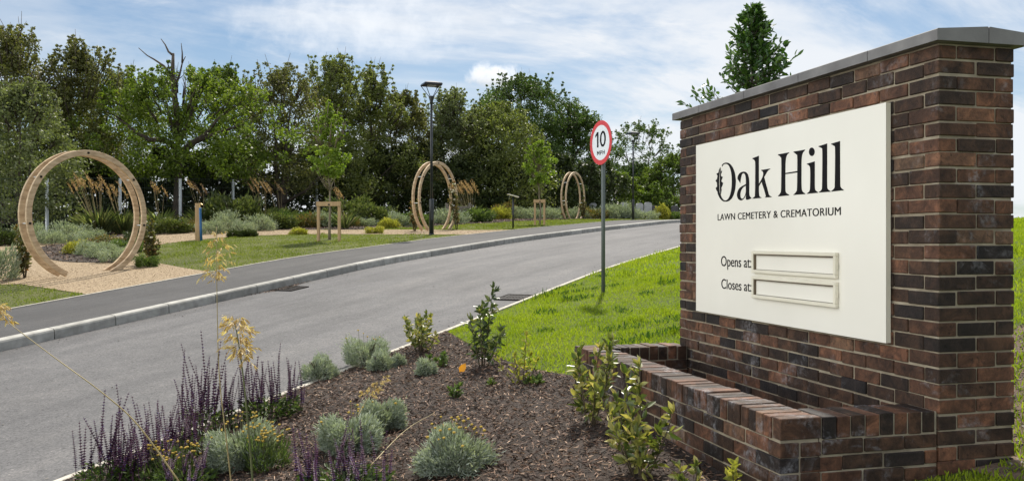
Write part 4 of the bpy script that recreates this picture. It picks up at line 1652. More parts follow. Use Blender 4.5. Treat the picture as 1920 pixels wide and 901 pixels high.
# the tree whose top shows over the wall: slim cone of visible leaves
rng = np.random.default_rng(60)
p = gd(1408, 12.0)
ctree = empty('conical_tree', p, 'slender dark leafy tree rising behind the brick sign wall', 'tree')
Hh = ray(1412, 6, 12.0).z - p.z
mb = MB()
mb.tube([(0, 0, -.1), (.01, 0, Hh * .5), (.03, 0, Hh * .98)], [.05, .03, .005], 8)
tips = []
for i in range(170):
    t = 1 - rng.random() ** 1.15
    z0 = Hh * (.42 + .56 * t)
    a = rng.uniform(0, 6.28)
    ln = (1.14 * (1 - t) ** 1.0 + .06) * rng.uniform(.55, 1.12)
    A = np.array([.02, 0, z0])
    B = A + np.array([math.cos(a) * ln * .8, math.sin(a) * ln * .8, ln * .55])
    mid = (A + B) / 2 + np.array([math.cos(a) * ln * .08, math.sin(a) * ln * .08, -.03])
    mb.tube([A, mid, B], [.007, .005, .002], 4)
    tips.append((A, mid, B))
mb.build('trunk', MT['bark'], ctree, True)
P, D = [], []
for (A, mid, B) in tips:
    for f in np.linspace(.18, 1.0, 17):
        q = A * (1 - f) ** 2 + 2 * mid * f * (1 - f) + B * f * f
        P.append(q + rng.normal(0, .012, 3))
        d = (B - A) / max(np.linalg.norm(B - A), 1e-6)
        D.append(d * .8 + rng.normal(0, .55, 3))
P, D = np.array(P), np.array(D)
V, Fq = leaf_arrays(P, D, rnd_dirs(rng, len(P), .8), rng.uniform(.075, .125, len(P)), rng.uniform(.032, .052, len(P)), .2, .15)
link('crown', np_mesh('crown', V, Fq), LF['laurel'], ctree)


# ------------------------------------------------------------------ shrubs and border plants
def dome_leaves(rng, n, w, h, L, Wd, up=.7, narrow=True, inner=.55):
    """sprigs on and inside a dome pointing outwards"""
    d = rnd_dirs(rng, n)
    d[:, 2] = np.abs(d[:, 2])
    r = inner + (1 - inner) * rng.random((n, 1)) ** .5
    lump = 1 + .24 * np.sin(5 * d[:, :1] + 3 * d[:, 1:2] + rng.uniform(0, 6)) + .13 * np.sin(9 * d[:, 1:2] - 7 * d[:, 2:3] + rng.uniform(0, 6))
    r = np.where(rng.random((n, 1)) < .05, r * 1.2, r)
    d = d.copy()
    d[:, :2] *= (1 + .38 * d[:, 2:3])
    P = d * r * lump * np.array([[w / 2, w / 2, h]]) * .86
    D = unit(d + np.array([[0, 0, up]]) + rng.normal(0, .5, (n, 3)))
    return leaf_arrays(P, D, rnd_dirs(rng, n, .3), L * rng.uniform(.6, 1.3, n), Wd * rng.uniform(.7, 1.2, n), .2)


def stems_mb(rng, n, w, h, r):
    mb = MB()
    for i in range(n):
        a = rng.uniform(0, 6.28)
        q = rng.random() ** .5 * w * .36
        mb.tube([(q * .15 * math.cos(a), q * .15 * math.sin(a), -.05), (q * .6 * math.cos(a), q * .6 * math.sin(a), h * .4), (q * math.cos(a), q * math.sin(a), h * .8)], [r, r * .8, r * .4], 5)
    return mb


BUTTON = MB()
BUTTON.ball((0, 0, 0), .0085, 8, .7)
BUTTON = BUTTON.mesh('flower_button')
BUTTON.materials.append(LF['button'])


def santolina(px, py, w, h, label, seed, n=2600, buttons=0, group='silver cotton lavender mounds', L=.034):
    rng = np.random.default_rng(seed)
    p = at(px, py)
    p.y += w * .25
    p.z = float(H(p.x, p.y)) + .02
    o = empty('cotton_lavender', p, label, 'shrub', group)
    V, Fq = dome_leaves(rng, int(n * 2.3), w, h, L, L * .2, .35, inner=.6)
    link('foliage', np_mesh('foliage', V, Fq), LF['silver'], o)
    stems_mb(rng, 16, w, h, .006).build('stem_cluster', MT['stem'], o)
    if buttons:
        fl = MB()
        for i in range(buttons):
            a = rng.uniform(0, 6.28)
            q = rng.random() ** .6 * w * .5
            z = h * (1.02 - .45 * (q / (w * .5)) ** 2) + rng.uniform(.02, .10)
            x, y = q * math.cos(a), q * math.sin(a)
            fl.tube([(x * .8, y * .8, z - .14), (x, y, z)], .0017, 4)
            b = link('flower_button', BUTTON, None, o, (x, y, z))
            s = rng.uniform(.75, 1.25)
            b.scale = (s, s, s)
        fl.build('flower_stalks', MT['green_stem'], o)
    return o


santolina(450, 886, .42, .25, 'silver cotton lavender mound with yellow buttons behind the two oat stalks', 201, 4200, 26)
santolina(650, 858, .38, .22, 'silver cotton lavender mound behind the short purple salvia spikes', 202, 3600, 10)
santolina(714, 815, .28, .20, 'rounded silver cotton lavender mound on the mulch with no flowers', 203, 2800, 4)
santolina(848, 898, .40, .22, 'silver cotton lavender mound with many yellow buttons nearest the brick planter', 204, 4200, 34)
santolina(683, 690, .44, .26, 'large silver mound overhanging the road edging', 205, 2600, 8)
santolina(713, 698, .24, .16, 'smaller silver mound just in front of the large roadside one', 206, 1300)
santolina(598, 716, .30, .20, 'silver mound by the road edging next to the salvia', 207, 1700)
santolina(797, 708, .15, .12, 'tiny silver tuft alone on the mulch', 208, 700, L=.04)
santolina(748, 690, .09, .10, 'smallest silver sprig between roadside mound and variegated bush', 209, 260, L=.035)


def leafy(name, label, p, h, w, lf, seed, stems=6, per=16, leaf=.06, ratio=.42, cat='shrub', group=None, lean=(0, 0), up=.55, dark=None, stem_r=.006):
    """upright stems with leaves set along them"""
    rng = np.random.default_rng(seed)
    o = empty(name, p, label, cat, group)
    mb = MB()
    P, D = [], []
    for s in range(stems):
        a = 6.283 * s / stems + rng.uniform(-.5, .5)
        hh = h * rng.uniform(.42, .95) if s else h
        q = w * .62 * rng.uniform(.4, 1.0) if s else w * .12
        A = np.array([q * .12 * math.cos(a), q * .12 * math.sin(a), -.03])
        B = np.array([q * math.cos(a) + lean[0] * hh, q * math.sin(a) + lean[1] * hh, hh])
        M_ = (A + B) / 2 + np.array([q * .15 * math.cos(a + .8), q * .15 * math.sin(a + .8), hh * .06])
        pts = [A * (1 - f) ** 2 + 2 * M_ * f * (1 - f) + B * f * f for f in np.linspace(0, 1, 6)]
        mb.tube(pts, [stem_r * (1 - .7 * i / 5) for i in range(6)], 6)
        k = max(5, int(per * hh / h))
        for i in range(k):
            f = .22 + .78 * (i + rng.random() * .6) / k
            pt = A * (1 - f) ** 2 + 2 * M_ * f * (1 - f) + B * f * f
            # short side shoot
            sa = rng.uniform(0, 6.28)
            sd = np.array([math.cos(sa), math.sin(sa), rng.uniform(.1, .7)])
            sl = w * rng.uniform(.04, .17) * (1.1 - f * .7)
            tip = pt + sd * sl
            mb.tube([pt, tip], [stem_r * .4, stem_r * .25], 4)
            for j in range(4):
                P.append(pt + sd * sl * (j + 1) / 4)
                dd = sd * .5 + rng.normal(0, .6, 3)
                dd[2] += up * .6
                D.append(dd)
        for j in range(5):
            P.append(B)
            D.append(np.array([rng.normal(0, .5), rng.normal(0, .5), .9]))
    mb.build('stem_cluster', MT['stem'], o, True)
    P, D = np.array(P), np.array(D)
    L = leaf * rng.uniform(.55, 1.25, len(P))
    V, Fq = leaf_arrays(P, D, rnd_dirs(rng, len(P), .9), L, L * ratio, .22, .12)
    link('foliage', np_mesh('foliage', V, Fq), LF[lf], o)
    return o


VG = 'variegated shrubs in the mulch bed'
leafy('variegated_shrub', 'bushy variegated shrub at the top of the mulch bed by the road', at(788, 662), .40, .50, 'variegated', 301, 9, 17, .055, group=VG)
leafy('variegated_shrub', 'tall open shrub with big dark hanging leaves between mulch and grass', at(905, 690), .72, .42, 'deep_variegated', 302, 6, 20, .075, .40, group=VG, lean=(.06, 0), up=.2)
leafy('variegated_shrub', 'sparse twiggy shrub with golden tips at the grass edge', at(978, 722), .40, .34, 'yellow', 303, 6, 11, .045, group=VG)
leafy('variegated_shrub', 'variegated shrub leaning on the far corner of the brick planter', at(1108, 800), .56, .36, 'variegated', 304, 9, 14, .062, group=VG, lean=(.16, .0))
leafy('variegated_shrub', 'largest variegated shrub, sprawling up the middle of the brick planter', at(1200, 897), .58, .38, 'variegated', 305, 10, 14, .068, group=VG, lean=(-.06, .12))
leafy('variegated_shrub', 'low sprig at the foot of the planter near the bottom edge', at(1300, 920) + Vector((0, 0, -.02)), .15, .16, 'variegated', 306, 3, 6, .05, group=VG)
leafy('variegated_shrub', 'yellow-tipped sprig in front of the planter closest to its near corner', ray(1375, 925, 4.15), .13, .12, 'yellow', 307, 3, 5, .045, group=VG)
leafy('seedling', 'low green and gold seedling behind the orange fallen leaf', at(828, 690), .14, .22, 'sage', 311, 5, 7, .05, cat='plant')
leafy('seedling', 'small green seedling on the mulch below the orange fallen leaf', at(858, 748), .10, .14, 'sage', 312, 4, 6, .045, cat='plant')
leafy('seedling', 'tiny bright green seedling left of the twiggy golden shrub', at(922, 726), .06, .10, 'sage', 313, 3, 4, .035, cat='plant')
leafy('weed', 'flat bright green weed at the foot of the twiggy golden shrub', at(1004, 722), .06, .2, 'sage', 314, 6, 5, .05, cat='plant')

# the orange fallen leaf caught upright
V, Fq = leaf_arrays(np.array([[-.02, 0, .02]]), np.array([[.5, -.1, .75]]), np.array([[0, -1, .1]]), .10, .06, .12, .05)
p = at(866, 702)
lo = link('fallen_leaf', np_mesh('fallen_leaf', V + np.array(p), Fq), LF['dead_leaf'])
tag(lo, 'single orange leaf standing upright on the dark mulch', 'leaf')


# salvia: spikes of stacked dark whorls over green leaves
def spike_mesh(rng, L):
    mb = MB()
    bx, by = rng.normal(0, .03), rng.normal(0, .03)
    f = lambda t: (bx * t * t, by * t * t, L * t)
    mb.tube([f(t) for t in (0, .3, .6, 1.0)], [.0026, .0024, .002, .001], 5)
    V0, F0 = mb.v, mb.f
    t0 = .26
    n = int(L * (1 - t0) / .0165)
    P, D = [], []
    for i in range(n):
        t = t0 + (1 - t0) * i / n
        k = 6
        for j in range(k):
            a = 6.283 * j / k + i * .5
            P.append(f(t))
            D.append((math.cos(a), math.sin(a), .45))
    P, D = np.array(P), np.array(D)
    tt = np.repeat(np.arange(n) / n, 6)
    Ls = .0165 * (1.15 - .6 * tt) * rng.uniform(.8, 1.2, len(P))
    V, Fq = leaf_arrays(P, D, np.array([[0, 0, 1.]]).repeat(len(P), 0), Ls, Ls * .9, .3)
    off = len(V0)
    me = bpy.data.meshes.new('flower_spike')
    me.from_pydata(V0 + [tuple(v) for v in V], [], F0 + [tuple(int(q) + off for q in ff) for ff in Fq])
    me.materials.append(LF['purple'])
    return me


rng = np.random.default_rng(77)
SPK = [spike_mesh(rng, L) for L in (.30, .36, .42, .46, .52, .40, .34)]


def salvia(px, py, h, w, spikes, label, seed, lf='salvia_leaf'):
    rng = np.random.default_rng(seed)
    p = at(px, py)
    o = empty('salvia', p, label, 'flower', 'purple salvias at the road edge')
    for i in range(int(spikes * 1.7)):
        a = rng.uniform(0, 6.28)
        q = rng.random() ** .5 * w * .72
        me = SPK[rng.integers(len(SPK))]
        ch = link('flower_spike', me, None, o, (q * math.cos(a), q * math.sin(a), h * .12))
        s = h / .50 * rng.uniform(.66, 1.2)
        ch.scale = (.9, .9, s)
        ch.rotation_euler = (-math.sin(a) * q / w * .16 + rng.normal(0, .09), math.cos(a) * q / w * .16 + rng.normal(0, .09), rng.uniform(0, 6.28))
    n = int(420 * (w / .3) ** 2)
    d = rng.uniform(0, 6.28, n)
    r = rng.random(n) ** .5 * w * .62
    P = np.stack([r * np.cos(d), r * np.sin(d), rng.uniform(.0, h * .30, n)], 1)
    D = np.stack([np.cos(d) * .8, np.sin(d) * .8, rng.uniform(.1, 1.0, n)], 1) + rng.normal(0, .3, (n, 3))
    L = rng.uniform(.03, .06, n)
    V, Fq = leaf_arrays(P, D, rnd_dirs(rng, n, 1.0), L, L * .38, .2, .2)
    link('foliage', np_mesh('foliage', V, Fq), LF[lf], o)


salvia(200, 915, .46, .26, 16, 'purple salvia clump nearest the bottom left corner of the bed', 401)
salvia(268, 905, .46, .28, 22, 'purple salvia clump second along the kerb from the bottom left', 402)
salvia(335, 862, .44, .26, 20, 'purple salvia clump midway along the edging left of the oat stalks', 403)
salvia(392, 815, .60, .30, 24, 'tallest purple salvia clump left of the two oat stalks', 404)
salvia(508, 785, .50, .36, 24, 'purple salvia clump right of the oat stalks', 405)
salvia(350, 915, .30, .28, 10, 'low leafy salvia clump with few spikes along the bottom edge', 406)
salvia(648, 925, .36, .40, 20, 'short thin-spiked salvia with fresh green leaves before silver mounds', 407)

# yellow curry plant heads among the salvias
for (px, py, w, h, lab, sd) in ((500, 880, .30, .26, 'curry plant with a curved row of yellow heads beside the thicker oat stalk', 421), (330, 905, .34, .22, 'curry plant with rusty yellow heads among the low salvias', 422)):
    rng = np.random.default_rng(sd)
    p = at(px, py)
    o = empty('curry_plant', p, lab, 'flower')
    V, Fq = dome_leaves(rng, 900, w, h * .8, .05, .006, 1.2)
    link('foliage', np_mesh('foliage', V, Fq), LF['sage'], o)
    fl = MB()
    for i in range(46):
        a = rng.uniform(0, 6.28)
        q = rng.random() ** .5 * w * .5
        x, y, z = q * math.cos(a), q * math.sin(a), h * rng.uniform(.75, 1.12)
        fl.tube([(x * .5, y * .5, .02), (x, y, z)], .0016, 4)
        b = link('flower_button', BUTTON, None, o, (x, y, z))
        b.scale = (1.1,) * 3
    fl.build('flower_stalks', MT['green_stem'], o)


# golden oat grasses
def oat(label, pts, r, heads, seed, leaf=.03, spread=.16, per=9, stemmat='straw_stem'):
    """stalk through world points; heads = list of (world point on stalk, count scale)"""
    rng = np.random.default_rng(seed)
    o = empty('golden_oat_grass', pts[0], label, 'grass', 'golden oat grass stalks')
    b = Vector(pts[0])
    mb = MB()
    P_ = [Vector(q) - b for q in pts]
    Q = np.array([tuple(q) for q in P_])
    Q = np.vstack([2 * Q[0] - Q[1], Q, 2 * Q[-1] - Q[-2]])
    P_ = [Vector(.5 * ((2 * Q[i]) + (Q[i + 1] - Q[i - 1]) * t + (2 * Q[i - 1] - 5 * Q[i] + 4 * Q[i + 1] - Q[i + 2]) * t * t + (3 * Q[i] - Q[i - 1] - 3 * Q[i + 1] + Q[i + 2]) * t ** 3)) for i in range(1, len(Q) - 2) for t in np.arange(5) / 5] + [P_[-1]]
    mb.tube(P_, [r * (1 - .65 * i / (len(P_) - 1)) for i in range(len(P_))], 7)
    mb.build('stalk', MT[stemmat], o, True)
    hb = MB()
    P, D, Ls = [], [], []
    hh_ = []
    for i in range(len(heads) - 1):
        for f in (0, .33, .66):
            hh_.append((Vector(heads[i][0]).lerp(Vector(heads[i + 1][0]), f), (heads[i][1] * (1 - f) + heads[i + 1][1] * f) * rng.uniform(.8, 1.15)))
    for (q, sc) in hh_ + [heads[-1]]:
        q = np.array(Vector(q) - b)
        for i in range(int(per * .62 + 1)):
            a = rng.uniform(0, 6.28)
            ln = spread * sc * rng.uniform(.35, 1.0)
            e = q + np.array([math.cos(a) * ln, math.sin(a) * ln * .8, ln * rng.uniform(-.45, .5)])
            mid = (q + e) / 2 + np.array([0, 0, ln * .18])
            hb.tube([q, mid, e], [.0008, .0006, .0004], 3)
            for j in range(rng.integers(4, 9)):
                f = rng.uniform(.35, 1.0)
                s = q * (1 - f) ** 2 + 2 * mid * f * (1 - f) + e * f * f
                P.append(s)
                D.append(np.array([math.cos(a) * .6, math.sin(a) * .5, -.55]) + rng.normal(0, .25, 3))
                Ls.append(leaf * sc * rng.uniform(.7, 1.2))
    hb.build('panicle_branches', MT['straw_stem'], o)
    Ls = np.array(Ls)
    V, Fq = leaf_arrays(np.array(P), np.array(D), rnd_dirs(rng, len(P)), Ls, Ls * .2, .3)
    link('seed_heads', np_mesh('seed_heads', V, Fq), LF['oat'], o)


Za = 4.7
oat('tallest slim golden oat stalk rising straight from the salvias past the kerb', [ray(436, 925, Za), ray(424, 820, Za), ray(411, 700, Za), ray(407, 560, Za), ray(406, 425, Za)], .0042,
    [(ray(407, 440, Za), .55), (ray(406, 470, Za), .8), (ray(407, 500, Za), 1.0), (ray(407, 525, Za), .8)], 501, .034, .115, 8)
Zb = 3.3
oat('thicker golden oat stalk with a full warm seed head in front of the road', [ray(478, 960, Zb), ray(470, 850, Zb), ray(460, 740, Zb), ray(450, 660, Zb), ray(440, 600, Zb)], .0048,
    [(ray(438, 598, Zb), .8), (ray(444, 620, Zb), 1.0), (ray(450, 645, Zb), 1.0), (ray(457, 675, Zb), .7)], 502, .032, .085, 9, 'green_stem')
Zc = 2.9
oat('golden oat stalk leaning in from the left edge over the road', [ray(345, 915, Zc), ray(262, 800, Zc), ray(195, 738, Zc), ray(100, 668, Zc), ray(10, 600, Zc), ray(-40, 560, Zc)], .0026,
    [(ray(8, 600, Zc), .8), (ray(-15, 575, Zc), 1.0)], 503, .026, .06, 7)
Zd = 6.2
oat('broken golden oat stalk drooping its rusty head over the mulch', [ray(620, 890, Zd - .6), ray(655, 810, Zd - .3), ray(690, 745, Zd), ray(708, 718, Zd)], .004,
    [(ray(712, 716, Zd), .8), (ray(690, 738, Zd), .9), (ray(720, 708, Zd), .7)], 504, .03, .09, 8)
oat('bare straw stalk lying low across the mulch', [at(690, 893) + Vector((0, 0, .05)), at(760, 835) + Vector((0, 0, .1)), at(815, 800) + Vector((0, 0, .10))], .004, [(at(815, 800) + Vector((0, 0, .08)), .15)], 505, .02, .08, 2)


# climbing roses on the rings
def rose(px, py, Z, h, w, label, seed, lean=(0, 0), flowers=4):
    p = gd(px, Z) if py is None else at(px, py)
    o = leafy('climbing_rose', label, p, h, w, 'rose', seed, 7, 26, .075, .6, 'climber', 'climbing roses at the rings', lean, .1, stem_r=.009)
    rng = np.random.default_rng(seed + 1)
    for i in range(flowers):
        mb = MB()
        mb.ball((0, 0, 0), .032, 7, .7)
        fl = mb.build('blossom', LF['white'], o, True)
        fl.location = (rng.uniform(-.4, .4) * w + lean[0] * h * .7, rng.uniform(-.3, .3) * w - .05, h * rng.uniform(.5, 1.0))


rose(47, 521, None, 1.15, .30, 'dark climbing rose at the left foot of the nearest ring', 601, (.02, .0))
rose(285, 492, None, .85, .34, 'dark climbing rose at the right foot of the nearest ring', 602, (-.05, 0))
rose(778, None, 28.0, 1.05, .34, 'sparse climbing rose at the left foot of the middle ring', 603, (.06, 0), 5)
rose(857, None, 28.8, 1.5, .30, 'climbing rose with pale flowers up the right side of middle ring', 604, (-.08, 0), 8)
rose(1057, None, 41, 1.25, .40, 'white climbing rose at the left foot of the farthest ring', 605, (.03, 0), 8)
rose(1094, None, 41.5, 1.1, .35, 'reddish climbing rose at the right foot of the farthest ring', 606, (-.03, 0), 2)

# border shrubs: one prototype mesh of each kind, copied
PROTO = {}


def proto(kind):
    if kind in PROTO:
        return PROTO[kind]
    rng = np.random.default_rng(abs(hash(kind)) % 1000 if False else {'silver': 1, 'green': 2, 'yellow': 3, 'sage': 4, 'deep': 5, 'heather': 6}[kind])
    lf = {'silver': 'far_silver', 'green': 'border_green', 'yellow': 'yellow', 'sage': 'sage', 'deep': 'shade', 'heather': 'rose'}[kind]
    L, Wd = {'silver': (.085, .018), 'green': (.08, .04), 'yellow': (.075, .04), 'sage': (.09, .03), 'deep': (.08, .038), 'heather': (.09, .018)}[kind]
    V, Fq = dome_leaves(rng, 2800, 1.0, .55, L, Wd, .45)
    me = np_mesh('foliage', V, Fq)
    me.materials.append(LF[lf])
    st = stems_mb(rng, 10, 1.0, .5, .014).mesh('stem_cluster')
    st.materials.append(MT['stem'])
    PROTO[kind] = (me, st)
    return PROTO[kind]


def border(px, Z, kind, w, h, label, rs):
    p = gd(px, Z)
    names = {'silver': 'silver_shrub', 'green': 'green_shrub', 'yellow': 'golden_shrub', 'sage': 'sage_shrub', 'deep': 'dark_shrub', 'heather': 'heather_shrub'}
    o = empty(names[kind], p, label, 'shrub', names[kind].replace('_', ' ') + 's in the garden borders', rz=rs)
    for nm, me in zip(('foliage', 'stem_cluster'), proto(kind)):
        c = link(nm, me, None, o)
        c.scale = (w * (.92 + .16 * math.sin(rs * 3)), w, h * (.82 if Z < 34 else .92) / .55)


B = [
    (-12, 16.2, 'silver', .85, .85, 'large silver shrub beside the climbing rose at the left edge'),
    (2, 23.4, 'deep', 1.2, .55, 'dark low shrub at the left edge beyond the gravel'),
    (58, 24.6, 'silver', 1.0, .62, 'silver shrub beyond the gravel just outside the near ring on its left'),
    (98, 23.6, 'silver', .8, .46, 'silver shrub seen through the left part of the near ring'),
    (130, 24.6, 'silver', .95, .64, 'silver shrub seen through the middle of the near ring'),
    (170, 23.8, 'silver', .85, .42, 'lower silver shrub at the right end of the group inside the ring'),
    (150, 20.6, 'yellow', .75, .36, 'golden shrub at the left tip of the island bed'),
    (172, 20.2, 'silver', .70, .38, 'silver shrub next to the golden one in the island bed'),
    (197, 19.5, 'silver', .75, .40, 'silver shrub in the middle of the island bed'),
    (222, 18.7, 'silver', .70, .36, 'silver shrub at the near edge of the island bed by the ring foot'),
    (200, 22.2, 'heather', .8, .36, 'brownish low shrub at the back of the island bed'),
    (240, 20.5, 'sage', .8, .40, 'green shrub at the right of the island bed behind the ring'),
    (262, 23.4, 'deep', .8, .40, 'dark shrub just right of the near ring beyond the lawn'),
    (275, 17.6, 'sage', .5, .28, 'low green plant at the right foot of the near ring'),
    (318, 27.8, 'green', 1.2, .6, 'green shrub between the near ring and the blue standpipe'),
    (352, 28.2, 'heather', .9, .5, 'brownish tuft just left of the blue standpipe'),
    (397, 27.2, 'silver', .85, .5, 'pale silver shrub just right of the blue standpipe'),
    (424, 28.4, 'silver', 1.0, .82, 'tallest pale silver shrub right of the standpipe'),
    (456, 27.0, 'silver', .75, .48, 'silver shrub third to the right of the standpipe'),
    (487, 28.9, 'silver', 1.0, .62, 'silver shrub fourth to the right of the standpipe'),
    (442, 25.6, 'deep', .55, .26, 'small dark tuft in front of the silver shrubs'),
    (466, 25.7, 'deep', .5, .24, 'small dark tuft right of another in front of the silver shrubs'),
    (432, 31.0, 'green', 2.2, 1.45, 'tall leafy green bush behind the silver shrubs'),
    (520, 30.0, 'green', 1.3, .65, 'green shrub at the bend of the gravel path'),
    (548, 31.5, 'sage', 1.2, .70, 'pale green shrub behind the gravel left of the stake frame'),
    (575, 31.0, 'heather', 1.2, .60, 'brownish shrub directly left of the stake frame'),
    (610, 31.4, 'silver', 1.0, .66, 'silver shrub framed inside the nearer stake frame'),
    (632, 31.5, 'sage', 1.0, .52, 'green shrub behind the right stake of nearer frame'),
    (655, 31.8, 'heather', 1.2, .46, 'straw-coloured tuft right of the nearer stake frame'),
    (682, 32.0, 'silver', .9, .40, 'small silver shrub on the far side of the pale gravel'),
    (700, 33.0, 'green', 1.5, .95, 'green bush below the fence corner post'),
    (660, 34.5, 'green', 1.8, 1.15, 'green bush beneath the fence brace'),
    (728, 30.2, 'yellow', .75, .42, 'golden shrub alone right of the pale gravel bend'),
    (752, 31.5, 'silver', 1.3, .62, 'silver shrub left of the middle ring'),
    (775, 32.0, 'sage', 1.2, .58, 'green shrub behind the left foot of the middle ring'),
    (704, 26.7, 'yellow', .55, .26, 'small golden plant at the lawn edge left of the middle ring'),
    (560, 26.4, 'yellow', .5, .24, 'small golden plant at the lawn edge left of stake frame'),
    (842, 34.0, 'silver', 1.4, .6, 'silver shrub seen through the middle ring beside the lamp'),
    (885, 36.0, 'sage', 1.6, .62, 'green tuft under the orange plumes'),
    (938, 40.0, 'yellow', 1.1, .62, 'golden shrub left of the lectern'),
    (948, 41.0, 'heather', 1.1, .85, 'reddish shrub behind the lectern'),
    (972, 41.0, 'silver', 1.3, .58, 'silver shrub right behind the lectern'),
    (990, 41.5, 'silver', 1.2, .56, 'silver shrub left of the farther stake frame'),
    (1030, 42.0, 'silver', 1.4, .62, 'silver shrub right of the farther stake frame'),
    (1048, 43.0, 'sage', 1.2, .60, 'green shrub left of the farthest ring'),
    (1075, 44.0, 'silver', 1.5, .60, 'silver shrub framed by the farthest ring'),
    (1106, 44.5, 'heather', 1.6, .66, 'brownish silver shrub right of the farthest ring'),
    (1122, 45.0, 'silver', 1.3, .58, 'silver shrub left of the 10 mph post in the far border'),
    (1148, 45.0, 'silver', 1.6, .80, 'silver shrub just right of the 10 mph post'),
    (1163, 45.2, 'silver', 1.6, .88, 'tall silver shrub midway between sign post and lamp'),
    (1178, 45.5, 'silver', 1.4, .66, 'silver shrub at the foot of the distant lamp'),
    (1204, 46.0, 'silver', 1.5, .55, 'low silver shrub in front of the pale headstones'),
    (1243, 47.0, 'yellow', .75, .85, 'golden shrub between the dark headstones'),
    (1256, 47.5, 'sage', 1.2, .5, 'low green shrub next to the brick wall edge'),
]
for i, b in enumerate(B):
    border(*b, rs=i * 1.7)


# tall plumed grasses in the borders
def plume_grass(px, Z, h, w, n, label, seed, blades=260):
    rng = np.random.default_rng(seed)
    p = gd(px, Z)
    o = empty('plumed_grass', p, label, 'grass', 'tall plumed grasses in the borders')
    a = rng.uniform(0, 6.28, blades)
    q = rng.uniform(.1, 1, blades) * w * .5
    P0 = np.stack([q * .3 * np.cos(a), q * .3 * np.sin(a), np.zeros(blades)], 1)
    D = np.stack([np.cos(a) * q / w * .9 + rng.normal(-.1, .2, blades), np.sin(a) * q / w * .9, np.ones(blades)], 1)
    L = h * rng.uniform(.2, .52, blades)
    V, Fq = leaf_arrays(P0, D, np.stack([np.cos(a), np.sin(a), np.zeros(blades)], 1) * -1 + .01, L, np.full(blades, .008), .1, .5)
    link('blades', np_mesh('blades', V, Fq), LF['reed'], o)
    mb = MB()
    PP, DD, LL = [], [], []
    for i in range(n):
        an = rng.uniform(0, 6.28)
        ro = rng.uniform(.2, 1) * w * .5
        hh = h * rng.uniform(.8, 1.0)
        tip = np.array([ro * math.cos(an) - .16 * h, ro * math.sin(an), hh])
        mb.tube([(ro * .2 * math.cos(an), ro * .2 * math.sin(an), 0), tuple(tip * np.array([.6, .6, .6])), tuple(tip)], [.005, .004, .002], 4)
        for j in range(34):
            f = j / 34
            PP.append(tip + np.array([.22 * f - .10, 0, (.5 - f) * .36]) + rng.normal(0, .016, 3))
            DD.append(np.array([rng.normal(-.1, .35), rng.normal(0, .35), .9]))
            LL.append(.085 * (1 - abs(f - .6)))
    mb.build('flower_stalks', MT['straw_stem'], o)
    LL = np.array(LL)
    V, Fq = leaf_arrays(np.array(PP), np.array(DD), rnd_dirs(rng, len(PP)), LL, LL * .3, .2)
    link('plumes', np_mesh('plumes', V, Fq), LF['plume'], o)


plume_grass(188, 27.5, 1.75, 1.3, 16, 'tall plumed grass seen through the middle of the near ring', 701, 420)
plume_grass(232, 27.8, 1.5, 1.5, 8, 'arching green grass seen through the right part of the near ring', 702, 420)
plume_grass(300, 28.5, 1.5, 1.0, 5, 'plumed grass standing right of the near ring', 703)
plume_grass(382, 30.5, 1.55, 1.1, 6, 'thin plumed grass behind the blue standpipe', 704)
plume_grass(497, 31.5, 1.6, 1.1, 8, 'plumed grass below the multi-stemmed tree', 705)
plume_grass(528, 32.5, 1.5, .9, 4, 'plumed grass left of the nearer sapling', 706)
plume_grass(883, 37.5, 1.55, 1.3, 26, 'dense orange plumed grass right of the middle ring', 707)
plume_grass(648, 30.0, 1.35, .5, 3, 'single golden plume stalk right of the nearer stake frame', 708, 60)

# ------------------------------------------------------------------ grass and mulch (beyond counting)
rng = np.random.default_rng(900)


def scatter_grass(name, area, count, h, wd, mat, accept, lift=0.0, tuft=.35, bias=None):
    s0, s1, n0, n1 = area
    k = int(count)
    s = rng.uniform(s0, s1, k) if bias is None else s0 + (s1 - s0) * rng.random(k) ** bias
    n = rng.uniform(n0, n1, k)
    ok = accept(s, n)
    # uneven: thin patches
    dn = .5 + .5 * np.sin(s * 2.3 + 1.7 * np.sin(n * 1.9)) * np.sin(n * 2.9 + s * .8)
    ok &= rng.random(k) < (1 - tuft * dn)
    s, n = s[ok], n[ok]
    x, y = to_xy(s, n)
    z = hz(s, n) + lift
    m = len(s)
    P = np.stack([x, y, z - .004], 1)
    D = np.stack([rng.normal(0, .38, m), rng.normal(0, .38, m), np.ones(m)], 1)
    tf = np.sin(s * 5.1 + 2 * np.sin(n * 3.7)) * np.sin(n * 6.3 + 2 * np.sin(s * 2.9))
    hh = h * rng.uniform(.4, 1.25, m) * (1.2 - .5 * dn[ok]) * (.8 + .75 * np.maximum(tf, 0) ** 2)
    Nn = np.stack([rng.normal(size=m), rng.normal(size=m), np.zeros(m) + .1], 1)
    V, Fq = leaf_arrays(P, D, Nn, hh, wd * rng.uniform(.7, 1.3, m), .1, .25)
    o = link(name, np_mesh(name, V, Fq), mat)
    return o


no_bed = lambda s, n: ~inpoly(s, n, BED) & ~(inpoly(s, n, BARE) & (rng.random(len(s)) < .5))


def not_under_wall(s, n):
    x, y = to_xy(s, n)
    u = (x - W0[0]) * DU[0] + (y - W0[1]) * DU[1]
    w = (x - W0[0]) * DW[0] + (y - W0[1]) * DW[1]
    return ~((u > -.03) & (u < 3.0) & (w > -.88) & (w < .46))


